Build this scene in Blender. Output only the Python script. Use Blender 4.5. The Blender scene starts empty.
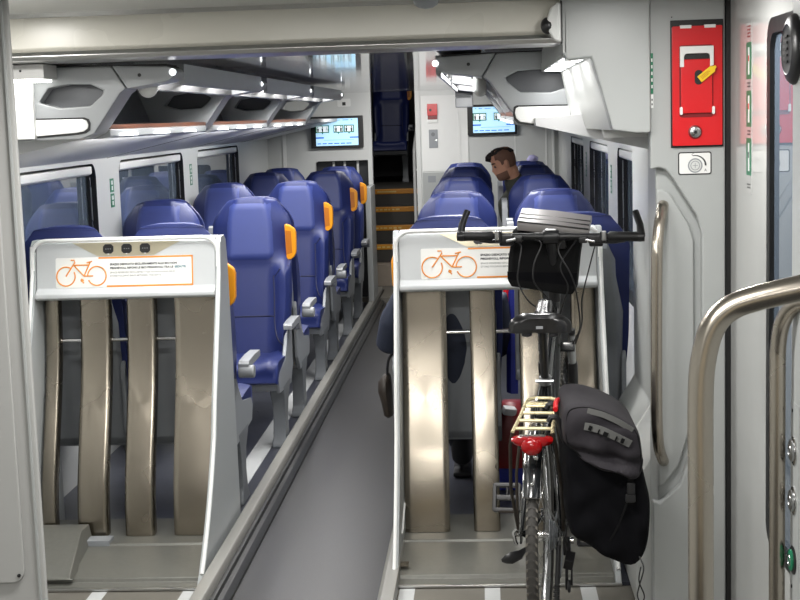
import bpy, bmesh, math, random
from mathutils import Vector, Matrix
random.seed(7)
SC = bpy.context.scene
COL = SC.collection
PI = math.pi

# ------------------------------------------------------------------ materials
def lin(c):
    c = c / 255.0
    return c / 12.92 if c <= .04045 else ((c + .055) / 1.055) ** 2.4
def rgb(c): return (lin(c[0]), lin(c[1]), lin(c[2]), 1.0)

def pm(name, col, rough=.5, metal=0.0, var=.06, scale=14, bump=0.0, bscale=60, ior=1.5,
       stretch=(1, 1, 1), rvar=.05, coat=0.0, emit=None, estr=0.0, spec=None):
    m = bpy.data.materials.new(name); m.use_nodes = True
    nt = m.node_tree; N = nt.nodes; L = nt.links
    b = N['Principled BSDF']
    b.inputs['Roughness'].default_value = rough
    b.inputs['Metallic'].default_value = metal
    b.inputs['IOR'].default_value = ior
    b.inputs['Coat Weight'].default_value = coat
    if spec is not None: b.inputs['Specular IOR Level'].default_value = spec
    tc = N.new('ShaderNodeTexCoord'); mp = N.new('ShaderNodeMapping')
    mp.inputs['Scale'].default_value = stretch
    L.new(tc.outputs['Object'], mp.inputs['Vector'])
    n = N.new('ShaderNodeTexNoise'); n.inputs['Scale'].default_value = scale; n.inputs['Detail'].default_value = 3
    L.new(mp.outputs['Vector'], n.inputs['Vector'])
    mx = N.new('ShaderNodeMix'); mx.data_type = 'RGBA'
    c = rgb(col)
    mx.inputs['A'].default_value = tuple(max(0, v * (1 - var)) for v in c[:3]) + (1,)
    mx.inputs['B'].default_value = tuple(min(1, v * (1 + var)) for v in c[:3]) + (1,)
    L.new(n.outputs['Fac'], mx.inputs['Factor'])
    L.new(mx.outputs['Result'], b.inputs['Base Color'])
    if rvar:
        mr = N.new('ShaderNodeMapRange')
        mr.inputs['To Min'].default_value = max(.01, rough - rvar); mr.inputs['To Max'].default_value = min(1, rough + rvar)
        L.new(n.outputs['Fac'], mr.inputs['Value']); L.new(mr.outputs['Result'], b.inputs['Roughness'])
    if bump:
        n2 = N.new('ShaderNodeTexNoise'); n2.inputs['Scale'].default_value = bscale; n2.inputs['Detail'].default_value = 2
        L.new(mp.outputs['Vector'], n2.inputs['Vector'])
        bp = N.new('ShaderNodeBump'); bp.inputs['Strength'].default_value = bump; bp.inputs['Distance'].default_value = .002
        L.new(n2.outputs['Fac'], bp.inputs['Height']); L.new(bp.outputs['Normal'], b.inputs['Normal'])
    if emit:
        b.inputs['Emission Color'].default_value = rgb(emit); b.inputs['Emission Strength'].default_value = estr
    return m

def steel(name, col, rough, stretch=(1, 1, .02), dents=True):
    m = pm(name, col, rough, 1.0, var=.05, scale=3, rvar=.06)
    nt = m.node_tree; N = nt.nodes; L = nt.links; b = N['Principled BSDF']
    b.inputs['Anisotropic'].default_value = .5
    tc = N.new('ShaderNodeTexCoord')
    mp = N.new('ShaderNodeMapping'); mp.inputs['Scale'].default_value = stretch; L.new(tc.outputs['Object'], mp.inputs['Vector'])
    n = N.new('ShaderNodeTexNoise'); n.inputs['Scale'].default_value = 260; n.inputs['Detail'].default_value = 1; L.new(mp.outputs['Vector'], n.inputs['Vector'])
    bp = N.new('ShaderNodeBump'); bp.inputs['Strength'].default_value = .05; bp.inputs['Distance'].default_value = .001
    L.new(n.outputs['Fac'], bp.inputs['Height'])
    if dents:
        v = N.new('ShaderNodeTexVoronoi'); v.inputs['Scale'].default_value = 11; v.inputs['Randomness'].default_value = 1
        L.new(tc.outputs['Object'], v.inputs['Vector'])
        mr = N.new('ShaderNodeMapRange'); mr.interpolation_type = 'SMOOTHSTEP'
        mr.inputs['From Min'].default_value = .0; mr.inputs['From Max'].default_value = .085
        mr.inputs['To Min'].default_value = 0; mr.inputs['To Max'].default_value = 1
        L.new(v.outputs['Distance'], mr.inputs['Value'])
        b2 = N.new('ShaderNodeBump'); b2.inputs['Strength'].default_value = .35; b2.inputs['Distance'].default_value = .002
        L.new(mr.outputs['Result'], b2.inputs['Height'])
        n4 = N.new('ShaderNodeTexNoise'); n4.inputs['Scale'].default_value = 2.2; n4.inputs['Detail'].default_value = 0
        L.new(tc.outputs['Object'], n4.inputs['Vector'])
        b3 = N.new('ShaderNodeBump'); b3.inputs['Strength'].default_value = .35; b3.inputs['Distance'].default_value = .05
        L.new(n4.outputs['Fac'], b3.inputs['Height']); L.new(b2.outputs['Normal'], b3.inputs['Normal'])
        L.new(b3.outputs['Normal'], b.inputs['Normal'])
    else:
        L.new(bp.outputs['Normal'], b.inputs['Normal'])
    return m

M = {}
M['wall'] = pm('wall_panel', (205, 207, 205), .32, var=.025, scale=5)
M['wallgrey'] = pm('grey_wall_panel', (166, 169, 168), .36, var=.03, scale=5, bump=.05, bscale=400)
M['panel'] = pm('pale_grey_cabinet', (172, 172, 170), .42, var=.02, bump=.05, bscale=500)
M['cream'] = pm('cream_end_wall', (226, 216, 196), .4, var=.03)
M['white'] = pm('white_paint', (228, 229, 227), .35, var=.02)
M['trimwhite'] = pm('white_trim', (235, 236, 234), .3, var=.02)
M['beam'] = pm('ceiling_beam_grey', (222, 219, 208), .28, var=.04, scale=3)
M['alu'] = pm('brushed_aluminium', (190, 190, 188), .3, 1.0, var=.05, stretch=(1, .1, 1))
M['ceil'] = pm('glossy_ceiling', (186, 186, 186), .07, var=.05, scale=6, rvar=.03, coat=.3)
M['ceilv'] = pm('vestibule_ceiling', (190, 191, 189), .3, var=.03)
M['rack'] = pm('luggage_rack_grey', (150, 153, 155), .33, var=.03)
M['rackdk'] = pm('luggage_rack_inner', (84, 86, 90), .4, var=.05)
M['cove'] = pm('cove_lining', (212, 213, 214), .42, var=.03, scale=2)
M['wood'] = pm('brown_shelf_edge', (92, 52, 32), .4, var=.2, scale=8, stretch=(1, .1, 1))
M['floor'] = pm('dark_rubber_floor', (27, 27, 28), .38, var=.16, scale=180, bump=.1, bscale=300)
M['plat'] = pm('blue_grey_platform', (66, 68, 76), .3, var=.12, scale=40, bump=.05)
M['rail'] = pm('worn_metal_kerb', (134, 133, 128), .42, var=.16, scale=30, stretch=(1, .08, 1), bump=.1)
M['raildk'] = pm('dark_kerb_groove', (40, 41, 41), .4, var=.1)
M['floorlight'] = pm('pale_floor_strip', (188, 190, 190), .45, var=.06, scale=60)
M['floorwarm'] = pm('vestibule_floor', (104, 101, 93), .5, var=.14, scale=160, bump=.1)
M['black'] = pm('black_rubber', (20, 20, 21), .45, var=.15)
M['blackpl'] = pm('black_plastic', (28, 28, 30), .35, var=.12, bump=.05, bscale=300)
M['seal'] = pm('window_seal', (16, 17, 19), .4, var=.1)
M['glass'] = pm('dark_window_glass', (94, 106, 120), .015, var=.02, ior=3.0, rvar=.0)
M['seat'] = pm('blue_seat_leather', (29, 41, 96), .46, var=.06, scale=20, bump=.08, bscale=240)
M['pad'] = pm('blue_head_pad', (50, 63, 124), .5, var=.05, scale=20, bump=.08, bscale=240)
M['seam'] = pm('dark_seat_seam', (16, 20, 54), .5)
M['shell'] = pm('grey_seat_shell', (142, 146, 150), .42, var=.04, bump=.05, bscale=300)
M['arm'] = pm('grey_armrest', (140, 143, 146), .38, var=.05)
M['legm'] = pm('grey_seat_leg', (112, 116, 120), .4, var=.06)
M['orange'] = pm('orange_plastic', (236, 154, 16), .34, var=.04)
M['orangedk'] = pm('dark_orange_groove', (190, 108, 8), .4)
M['steel'] = steel('worn_stainless', (158, 150, 137), .27)
M['steelp'] = pm('dull_base_plate', (112, 112, 106), .42, .3, var=.16, scale=50, bump=.15, bscale=260)
M['tubest'] = steel('handrail_steel', (186, 178, 166), .26, stretch=(1, 1, .03), dents=False)
M['rackhead'] = pm('bike_stand_header', (196, 199, 200), .34, var=.03)
M['rackside'] = pm('bike_stand_side', (168, 172, 173), .36, var=.04)
M['sockplate'] = pm('champagne_plate', (196, 188, 164), .3, .7, var=.05)
M['sign'] = pm('white_sign', (238, 238, 234), .3, var=.01)
M['signorange'] = pm('sign_orange', (236, 150, 60), .35, var=.02)
M['ink'] = pm('sign_ink', (58, 62, 64), .5, var=.02)
M['inkteal'] = pm('sign_ink_teal', (20, 104, 120), .5, var=.02)
M['red'] = pm('red_enamel', (206, 24, 30), .32, var=.03)
M['reddk'] = pm('dark_red', (120, 14, 20), .4, var=.1)
M['yellow'] = pm('yellow_tag', (236, 200, 30), .45, var=.05)
M['nosing'] = pm('yellow_nosing', (226, 152, 30), .4, var=.12, scale=30)
M['nosinglt'] = pm('nosing_lettering', (245, 214, 130), .4, var=.1)
M['riser'] = pm('dark_riser', (66, 64, 60), .5, var=.1)
M['riserlt'] = pm('beige_riser', (160, 148, 134), .5, var=.1)
M['green'] = pm('green_sticker', (18, 112, 78), .4, var=.04)
M['chrome'] = pm('chrome', (205, 205, 205), .14, 1.0, var=.03)
M['silver'] = pm('silver_alloy', (176, 177, 178), .28, 1.0, var=.06)
M['frame'] = pm('dark_bicycle_paint', (24, 26, 28), .22, var=.05, coat=.5)
M['tyre'] = pm('tyre_rubber', (60, 58, 55), .7, var=.2, scale=90, bump=.4, bscale=120)
M['tyreside'] = pm('tyre_edge', (96, 92, 84), .6, var=.3, scale=60)
M['saddle'] = pm('black_saddle', (24, 24, 25), .22, var=.1)
M['brass'] = pm('pale_gold_rack', (228, 214, 172), .28, .5, var=.05)
M['lens'] = pm('red_lamp_lens', (146, 7, 11), .2, var=.2, scale=60, coat=.3)
M['bagfab'] = pm('black_bag_fabric', (14, 14, 15), .85, var=.2, scale=50, bump=.5, bscale=500, spec=.2)
M['bagtop'] = pm('plum_grey_fabric', (31, 27, 33), .8, var=.12, scale=40, bump=.4, bscale=500)
M['bagmesh'] = pm('black_bag_mesh', (7, 7, 11), .9, var=.2, scale=120, bump=.3, bscale=700, spec=.15)
M['web'] = pm('grey_webbing', (94, 94, 92), .7, var=.15, scale=100, bump=.4, bscale=600)
M['mapcase'] = pm('grey_map_case', (112, 108, 106), .38, var=.08)
M['skin'] = pm('skin', (226, 168, 138), .5, var=.06, scale=30)
M['hair'] = pm('dark_hair', (38, 30, 26), .6, var=.3, scale=80, bump=.5, bscale=200)
M['fade'] = pm('shaved_hair', (134, 98, 80), .7, var=.15, scale=160, bump=.3, bscale=400)
M['jacket'] = pm('olive_jacket', (72, 74, 64), .8, var=.45, scale=26, bump=.4, bscale=200)
M['navy'] = pm('navy_jacket', (40, 46, 62), .7, var=.2, scale=20, bump=.4, bscale=90)
M['jeans'] = pm('dark_trousers', (34, 36, 42), .8, var=.15, bump=.3, bscale=300)
M['boot'] = pm('black_boot', (24, 24, 26), .5, var=.2)
M['brown'] = pm('brown_black_bag', (44, 36, 28), .6, var=.4, scale=20)
M['bluebag'] = pm('blue_cloth', (32, 44, 140), .6, var=.1)
M['lilac'] = pm('lilac_cloth', (182, 178, 220), .8, var=.3, scale=40)
M['eyew'] = pm('eye_white', (120, 100, 92), .2, var=.01)
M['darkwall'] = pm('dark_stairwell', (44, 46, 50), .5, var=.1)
def em(name, col, s):
    m = pm(name, col, .5, var=0.0, emit=col, estr=s); return m
M['led'] = em('led_white', (250, 252, 255), 3.5)
M['lamp'] = em('lamp_diffuser', (252, 252, 246), 4)
M['scr'] = em('screen_blue', (180, 222, 248), .75)
M['scrw'] = em('screen_white', (226, 240, 246), .8)
M['scrg'] = em('screen_green', (14, 112, 80), .35)
M['scrb'] = em('screen_band', (60, 110, 200), .7)

# ------------------------------------------------------------------ mesh builder
class MB:
    def __init__(s): s.v = []; s.f = []; s.m = []
    def add(s, vs, fs, mi=0):
        o = len(s.v); s.v += [tuple(v) for v in vs]
        for f in fs: s.f.append([i + o for i in f]); s.m.append(mi)
        return s
    def box(s, x0, x1, y0, y1, z0, z1, mi=0):
        vs = [(x, y, z) for x in (x0, x1) for y in (y0, y1) for z in (z0, z1)]
        return s.add(vs, [(0, 1, 3, 2), (4, 6, 7, 5), (0, 4, 5, 1), (2, 3, 7, 6), (0, 2, 6, 4), (1, 5, 7, 3)], mi)
    def obox(s, c, size, rot=(0, 0, 0), mi=0):
        from mathutils import Euler
        R = Euler(rot).to_matrix(); h = [v / 2 for v in size]
        vs = [R @ Vector((x * h[0], y * h[1], z * h[2])) + Vector(c) for x in (-1, 1) for y in (-1, 1) for z in (-1, 1)]
        return s.add(vs, [(0, 1, 3, 2), (4, 6, 7, 5), (0, 4, 5, 1), (2, 3, 7, 6), (0, 2, 6, 4), (1, 5, 7, 3)], mi)
    def prism(s, pts, ax, a, b, mi=0):
        n = len(pts)
        def mk(p, t):
            return {'x': (t, p[0], p[1]), 'y': (p[0], t, p[1]), 'z': (p[0], p[1], t)}[ax]
        vs = [mk(p, a) for p in pts] + [mk(p, b) for p in pts]
        fs = [list(range(n)), list(range(n, 2 * n))[::-1]] + [(i, (i + 1) % n, n + (i + 1) % n, n + i) for i in range(n)]
        return s.add(vs, fs, mi)
    def rings(s, rs, closed=True, caps=True, mi=0):
        n = len(rs[0]); vs = [p for r in rs for p in r]; fs = []
        for k in range(len(rs) - 1):
            for i in range(n if closed else n - 1):
                j = (i + 1) % n
                fs.append((k * n + i, k * n + j, (k + 1) * n + j, (k + 1) * n + i))
        if caps:
            fs.append(list(range(n))[::-1]); fs.append([(len(rs) - 1) * n + i for i in range(n)])
        return s.add(vs, fs, mi)
    def tube(s, pts, r, n=10, mi=0, caps=True, loop=False, flat=None):
        pts = [Vector(p) for p in pts]; k = len(pts); rs = []
        rad = r if isinstance(r, (list, tuple)) else [r] * k
        up = None
        for i, p in enumerate(pts):
            if loop: t = pts[(i + 1) % k] - pts[i - 1]
            else: t = pts[min(i + 1, k - 1)] - pts[max(i - 1, 0)]
            if t.length < 1e-9: t = Vector((0, 0, 1))
            t.normalize()
            if up is None:
                up = Vector((0, 0, 1)) if abs(t.z) < .9 else Vector((0, 1, 0))
            u = up - up.dot(t) * t
            if u.length < 1e-6: u = t.orthogonal()
            u.normalize(); w = t.cross(u); up = u
            ru = rad[i]; rw = rad[i] * (flat if flat else 1)
            rs.append([p + u * (ru * math.cos(2 * PI * j / n)) + w * (rw * math.sin(2 * PI * j / n)) for j in range(n)])
        if loop:
            rs.append(rs[0]); return s.rings(rs, caps=False, mi=mi)
        return s.rings(rs, caps=caps, mi=mi)
    def lathe(s, prof, c, ax='z', n=24, mi=0, caps=True):
        rs = []
        for r, h in prof:
            ring = []
            for j in range(n):
                a = 2 * PI * j / n; p = r * math.cos(a); q = r * math.sin(a)
                d = {'z': (p, q, h), 'x': (h, p, q), 'y': (p, h, q)}[ax]
                ring.append((c[0] + d[0], c[1] + d[1], c[2] + d[2]))
            rs.append(ring)
        return s.rings(rs, caps=caps, mi=mi)
    def ball(s, c, r, n=16, k=10, mi=0):
        if not isinstance(r, (tuple, list)): r = (r, r, r)
        rs = []
        for i in range(1, k):
            a = PI * i / k
            rs.append([(c[0] + r[0] * math.sin(a) * math.cos(2 * PI * j / n), c[1] + r[1] * math.sin(a) * math.sin(2 * PI * j / n), c[2] - r[2] * math.cos(a)) for j in range(n)])
        return s.rings(rs, mi=mi)
    def torus(s, c, R, r, ax='x', n=48, k=10, mi=0, flat=None):
        pts = []
        for i in range(n):
            a = 2 * PI * i / n; p = R * math.cos(a); q = R * math.sin(a)
            d = {'x': (0, p, q), 'y': (p, 0, q), 'z': (p, q, 0)}[ax]
            pts.append((c[0] + d[0], c[1] + d[1], c[2] + d[2]))
        rs = []
        axv = {'x': Vector((1, 0, 0)), 'y': Vector((0, 1, 0)), 'z': Vector((0, 0, 1))}[ax]
        for p in pts:
            rad = (Vector(p) - Vector(c)).normalized()
            rs.append([Vector(p) + rad * (r * math.cos(2 * PI * j / k)) + axv * ((flat or r) * math.sin(2 * PI * j / k)) for j in range(k)])
        rs.append(rs[0]); return s.rings(rs, caps=False, mi=mi)
    def build(s, name, mat, parent=None, bevel=0.0, seg=2, ang=38, label=None, loc=None):
        me = bpy.data.meshes.new(name)
        off = Vector((0, 0, 0))
        if parent is not None: off = WORLD.get(parent.name, Vector((0, 0, 0)))
        elif loc is not None: off = Vector(loc)
        elif s.v:
            xs, ys, zs = zip(*s.v)
            off = Vector(((min(xs) + max(xs)) / 2, (min(ys) + max(ys)) / 2, min(zs)))
        me.from_pydata([tuple(Vector(v) - off) for v in s.v], [], s.f)
        mats = mat if isinstance(mat, (list, tuple)) else [mat]
        for m in mats: me.materials.append(m)
        me.polygons.foreach_set('material_index', s.m)
        bm = bmesh.new(); bm.from_mesh(me)
        bmesh.ops.remove_doubles(bm, verts=bm.verts, dist=1e-5)
        bmesh.ops.recalc_face_normals(bm, faces=bm.faces)
        if bevel:
            es = [e for e in bm.edges if len(e.link_faces) == 2 and e.calc_face_angle(0) > .5]
            bmesh.ops.bevel(bm, geom=es, offset=bevel, segments=seg, affect='EDGES', profile=.5, clamp_overlap=True)
        th = math.radians(ang)
        for f in bm.faces: f.smooth = True
        for e in bm.edges:
            if len(e.link_faces) != 2 or e.calc_face_angle(0) > th: e.smooth = False
        bm.to_mesh(me); bm.free()
        o = bpy.data.objects.new(name, me); COL.objects.link(o)
        if parent is None:
            o.location = off
        else:
            o.parent = parent
        WORLD[o.name] = off
        if bevel:
            wn = o.modifiers.new('weighted', 'WEIGHTED_NORMAL'); wn.keep_sharp = True
        if label: o['label'] = label
        return o

WORLD = {}
def thing(name, label, cat, loc=(0, 0, 0), rotz=0, group=None):
    o = bpy.data.objects.new(name, None); COL.objects.link(o)
    o.location = loc; o.rotation_euler = (0, 0, rotz); o.empty_display_size = .1
    o['label'] = label; o['category'] = cat
    if group: o['group'] = group
    WORLD[o.name] = Vector(loc) if rotz == 0 else Vector((0, 0, 0))
    return o
def tag(o, label, cat, group=None):
    o['label'] = label; o['category'] = cat
    if group: o['group'] = group
    return o
def struct(o): o['kind'] = 'structure'; return o
def dup(root, loc, rotz, label, group=None):
    r = root.copy(); COL.objects.link(r); r.location = loc; r.rotation_euler = (0, 0, rotz); r['label'] = label
    if group: r['group'] = group
    for ch in list(root.children):
        c = ch.copy(); COL.objects.link(c); c.parent = r
        for g in list(ch.children):
            d = g.copy(); COL.objects.link(d); d.parent = c
    return r
def arc(c, r, a0, a1, n):
    return [(c[0] + r * math.cos(a0 + (a1 - a0) * i / n), c[1] + r * math.sin(a0 + (a1 - a0) * i / n)) for i in range(n + 1)]
def rrect(x0, x1, z0, z1, r, n=5):
    return (arc((x1 - r, z1 - r), r, 0, PI / 2, n) + arc((x0 + r, z1 - r), r, PI / 2, PI, n) +
            arc((x0 + r, z0 + r), r, PI, 1.5 * PI, n) + arc((x1 - r, z0 + r), r, 1.5 * PI, 2 * PI, n))
def smooth_path(pts, k=6):
    P = [Vector(p) for p in pts]; out = []
    for i in range(len(P) - 1):
        p0 = P[max(i - 1, 0)]; p1 = P[i]; p2 = P[i + 1]; p3 = P[min(i + 2, len(P) - 1)]
        for j in range(k):
            t = j / k
            out.append(.5 * ((2 * p1) + (p2 - p0) * t + (2 * p0 - 5 * p1 + 4 * p2 - p3) * t * t + (3 * p1 - p0 - 3 * p2 + p3) * t ** 3))
    out.append(P[-1]); return out
def text_mesh(txt, size, origin, xdir=(1, 0, 0), ydir=(0, 0, 1), depth=.0006, align='LEFT', bold=0.0):
    cu = bpy.data.curves.new('t', 'FONT'); cu.body = txt; cu.size = size; cu.align_x = align
    cu.extrude = 0.0; cu.offset = bold; cu.resolution_u = 2
    o = bpy.data.objects.new('t', cu); COL.objects.link(o)
    dg = bpy.context.evaluated_depsgraph_get(); me = bpy.data.meshes.new_from_object(o.evaluated_get(dg))
    X = Vector(xdir); Yv = Vector(ydir); O = Vector(origin); Nn = X.cross(Yv)
    vs = [O + X * v.co.x + Yv * v.co.y for v in me.vertices]
    fs = [list(p.vertices) for p in me.polygons]
    bpy.data.objects.remove(o); bpy.data.curves.remove(cu); bpy.data.meshes.remove(me)
    n = len(vs)
    return vs, fs
# ------------------------------------------------------------------ setting
CE = 1.915      # saloon ceiling
EW = 12.7       # end wall
LX, RX = -1.95, .68
def st(name, mb, mat, parent=None, bevel=0.0, **k):
    o = mb.build(name, mat, parent, bevel, **k)
    if parent is None: struct(o)
    return o
st('floor', MB().box(-2.1, .95, -1.4, 13.7, -.06, 0), M['floor'])
# vestibule floor mat with pale strips
b = MB().box(-1.95, -.93, 2.2, 4.86, 0, .004); b.box(-.39, .76, 2.2, 4.86, 0, .004)
st('trim_1', b, M['floorwarm'])
for i, x in enumerate((-1.46, -1.125, -.335, -.03, .31)):
    st('trim_%d' % (i + 2), MB().box(x, x + .055, 2.2, 4.85, .004, .0055), M['floorlight'])
# raised platforms and kerbs
st('platform_left', MB().box(LX, -1.07, 4.88, EW, 0, .012), M['plat'])
st('trim_7', MB().box(-1.22, -1.13, 5.72, EW, .012, .014), M['floorlight'])
k = MB().prism([(-1.038, 0), (-.985, 0), (-.985, .06), (-.993, .08), (-1.038, .08)], 'y', 4.0, 13.3)
kk = st('kerb_left', k, M['rail'], bevel=.004)
k = MB().prism([(-.985, 0), (-.93, 0), (-.93, .012), (-.95, .03), (-.968, .03), (-.968, .05), (-.985, .05)], 'y', 4.0, 13.3)
st('trim_8', k, M['raildk'], bevel=.003)
st('platform_right', MB().box(-.34, RX, 4.88, EW, 0, .012), M['plat'])
st('kerb_right', MB().prism([(-.40, 0), (-.34, 0), (-.34, .06), (-.385, .06), (-.40, .045)], 'y', 4.3, EW), M['rail'], bevel=.004)

# --- wall with window openings along y (x = plane)
def side_wall(name, x, out, y0, y1, z0, z1, wins, zb, zt, mat):
    mb = MB(); depth = .05 * out
    cuts = [y0] + [(wins[i][1] + wins[i + 1][0]) / 2 for i in range(len(wins) - 1)] + [y1]
    for i, (a, c) in enumerate(wins):
        ya, yb = cuts[i], cuts[i + 1]
        rr = rrect(a, c, zb, zt, .07, 5); n = len(rr); q = n // 4
        corners = [(yb, z1), (ya, z1), (ya, z0), (yb, z0)]
        outer = [corners[j // q] for j in range(n)]
        vs = [(x, p[0], p[1]) for p in rr] + [(x, p[0], p[1]) for p in outer] + [(x + depth, p[0], p[1]) for p in rr]
        fs = []
        for j in range(n):
            t = (j + 1) % n
            if outer[j] == outer[t]: fs.append((j, t, n + j))
            else: fs.append((j, t, n + t, n + j))
        mb.add(vs, fs)
    return st(name, mb, mat)
winL = [(5.36, 6.98), (7.43, 9.06), (9.51, 11.15)]
winR = [(5.95, 7.2), (7.72, 9.05), (9.60, 10.95)]
ZB, ZT = .78, 1.505
side_wall('wall_left', LX, -1, 4.4, EW, 0, 2.05, winL, ZB, ZT, M['wall'])
side_wall('wall_right', RX, 1, 4.6, EW, 0, 2.05, winR, ZB, ZT - .005, M['wall'])
n = 0
for (wins, x, out) in ((winL, LX, -1), (winR, RX, 1)):
    for (a, c) in wins:
        n += 1
        g = st('window_%d' % n, MB().box(x + out * .051, x + out * .06, a - .02, c + .02, ZB - .02, ZT + .02), M['glass'])
        rr = rrect(a, c, ZB, ZT, .07, 5); ri = rrect(a + .004, c - .004, ZB + .004, ZT - .004, .068, 5)
        f = MB()
        f.rings([[(x + out * .004, p[0], p[1]) for p in ri], [(x + out * .05, p[0], p[1]) for p in ri], [(x + out * .05, p[0], p[1]) for p in rr], [(x + out * .004, p[0], p[1]) for p in rr]], caps=False)
        f.build('window_frame', M['seal'], g)
        # blind cassette along the head
        s_ = MB().prism([(x + out * .004, ZT - .012), (x + out * .045, ZT - .012), (x + out * .045, ZT - .05), (x + out * .03, ZT - .062), (x + out * .004, ZT - .05)], 'y', a + .05, c - .05)
        s_.build('blind_cassette', M['trimwhite'], g, bevel=.006)
        # bright edge strips in the dark reveal
        s_ = MB().box(x + out * .025, x + out * .03, c - .012, c - .006, ZB + .06, ZT - .07)
        s_.build('reveal_strip', M['silver'], g)
# sloping lining above the windows
st('trim_9', MB().prism([(LX, 1.525), (-1.30, 1.665), (-1.30, 1.69), (LX, 1.70)], 'y', 4.76, EW), M['cove'])
for i, y in enumerate((7.2, 9.3, 11.3)):
    st('trim_%d' % (10 + i), MB().prism([(LX + .002, 1.5235), (-1.302, 1.663), (-1.302, 1.665), (LX + .002, 1.5255)], 'y', y, y + .006), M['raildk'])
st('trim_13', MB().prism([(RX, 1.525), (.18, 1.645), (.18, 1.67), (RX, 1.70)], 'y', 4.76, EW), M['cove'])

# --- ceilings and header beam
st('ceiling', MB().box(LX, RX + .1, 4.45, EW, CE, CE + .04), M['ceil'])
st('ceiling_vestibule', MB().box(-2.1, .95, -1.4, 4.45, 2.045, 2.09), M['ceilv'])
bm_ = st('header_beam', MB().prism([(4.40, 2.045), (4.56, 2.045), (4.56, 1.925), (4.415, 1.925), (4.40, 1.937)], 'x', LX, .255), M['beam'], bevel=.004)
st('trim_14', MB().prism([(4.375, 1.926), (4.365, 1.912), (4.372, 1.899), (4.40, 1.895), (4.56, 1.895), (4.56, 1.924)], 'x', LX, .255), M['alu'], bevel=.003)
st('trim_15', MB().box(LX, .25, 4.384, 4.399, 2.032, 2.045), M['alu'])

# --- end wall
e = MB()
e.box(LX, -1.52, EW, EW + .08, 0, CE)                     # left
e.prism([(-1.52, CE), (-1.0, CE), (-1.0, 1.31)] + arc((-1.49, 1.28), .03, PI / 2, PI, 4), 'y', EW, EW + .08)
e.box(-1.04, -1.0, EW - .01, EW + .08, 0, 1.31)
e.box(-.60, -.56, EW - .02, EW + .08, 0, CE)
e.box(-.56, RX, EW, EW + .08, 0, CE)
st('wall_back', e, M['wall'])
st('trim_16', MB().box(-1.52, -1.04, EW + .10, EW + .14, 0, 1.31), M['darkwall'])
b = MB()
for x in (-1.37, -1.27, -1.15): b.box(x, x + .02, EW + .06, EW + .08, .3, 1.30)
st('trim_17', b, M['wall'])
st('partition_low', MB().box(-1.035, -.985, 12.2, EW - .015, .08, 1.09), M['wallgrey'], bevel=.006)
b = MB()
for x in (-.205, -.135): b.box(x - .006, x + .006, EW - .012, EW - .001, 0, CE)
b.box(-.20, -.14, EW - .006, EW - .001, 0, CE)
b.box(.285, .295, EW - .006, EW - .001, .2, CE); b.box(.56, .575, EW - .008, EW - .001, .2, CE); b.box(.62, .64, EW - .03, EW - .001, .2, CE)
st('trim_18', b, M['trimwhite'])
st('trim_19', MB().box(-1.81, -1.78, EW - .012, EW - .001, 1.1, CE), M['trimwhite'])
# stair hall
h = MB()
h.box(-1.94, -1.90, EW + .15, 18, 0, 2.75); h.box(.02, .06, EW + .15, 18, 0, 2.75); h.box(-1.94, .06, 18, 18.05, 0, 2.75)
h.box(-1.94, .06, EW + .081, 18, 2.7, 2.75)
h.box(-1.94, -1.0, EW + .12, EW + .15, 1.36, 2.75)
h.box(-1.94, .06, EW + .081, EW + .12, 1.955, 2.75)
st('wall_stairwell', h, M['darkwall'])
st('floor_landing', MB().box(-1.58, -.30, EW, 13.6, 0, .05), M['floorwarm'])
s_ = MB()
for i in range(5):
    y = 13.6 + .25 * i; z = .258 + .17 * i
    s_.box(-1.58, -.30, y, 14.86, z - (.21 if i == 0 else .17), z - .002, 1 if i == 0 else 0)
s_.box(-1.58, -.30, 14.86, 18, .7, .935)
st('stairs', s_, [M['riser'], M['riserlt']])
for i in range(1, 5):
    y = 13.6 + .25 * i; z = .258 + .17 * i
    o = st('trim_%d' % (19 + i), MB().box(-1.58, -.30, y - .012, y + .06, z - .045, z + .003), M['nosing'], bevel=.004)
    w = MB(); random.seed(i)
    x = -1.11
    for j in range(6 if i < 4 else 1):
        L = random.uniform(.02, .04) if i < 4 else .2
        w.box(x, x + L, y - .0135, y - .012, z - .028, z - .012); x += L + random.uniform(.01, .02)
    w.build('lettering_spot', M['nosinglt'], o)  # brighter lettering spots along the yellow nosing

# --- vestibule shell around and behind the camera
v = MB()
v.box(-2.05, LX, -1.4, 4.4, 0, 2.045)
st('wall_vestibule', v, M['wall'])
wf = st('wall_front', MB().box(-2.05, .95, -1.45, -1.4, 0, 2.045), M['cream'])  # unseen wall, cream so that the slats reflect a warm tone
for x in (-1.45, -.55, .30):
    MB().prism(rrect(x - .36, x + .36, 1.05, 1.92, .06, 4), 'y', -1.40, -1.39).build('window_glass', M['glass'], wf)  # unseen dark windows added to shape the reflections in the slats
# near-left wall panel
c = MB().box(LX, -1.217, 3.62, 3.64, 0, 2.045)
pl = st('wall_cabinet', c, M['panel'], bevel=.008)
d_ = MB().prism([(-1.9, 2.04), (-1.270, 2.04)] + arc((-1.305, .50), .035, 0, -PI / 2, 5)[0:] + [(-1.9, .465)], 'y', 3.606, 3.6195)
d_.build('door_panel', M['panel'], pl, bevel=.004)
MB().lathe([(.005, 0), (.005, -.003), (.002, -.004)], (-1.284, 3.6055, .487), 'y', 12).build('screw', M['blackpl'], pl)
MB().box(-1.234, -1.229, 3.611, 3.6195, .02, 2.03).build('edge_bead', M['wallgrey'], pl)

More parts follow.
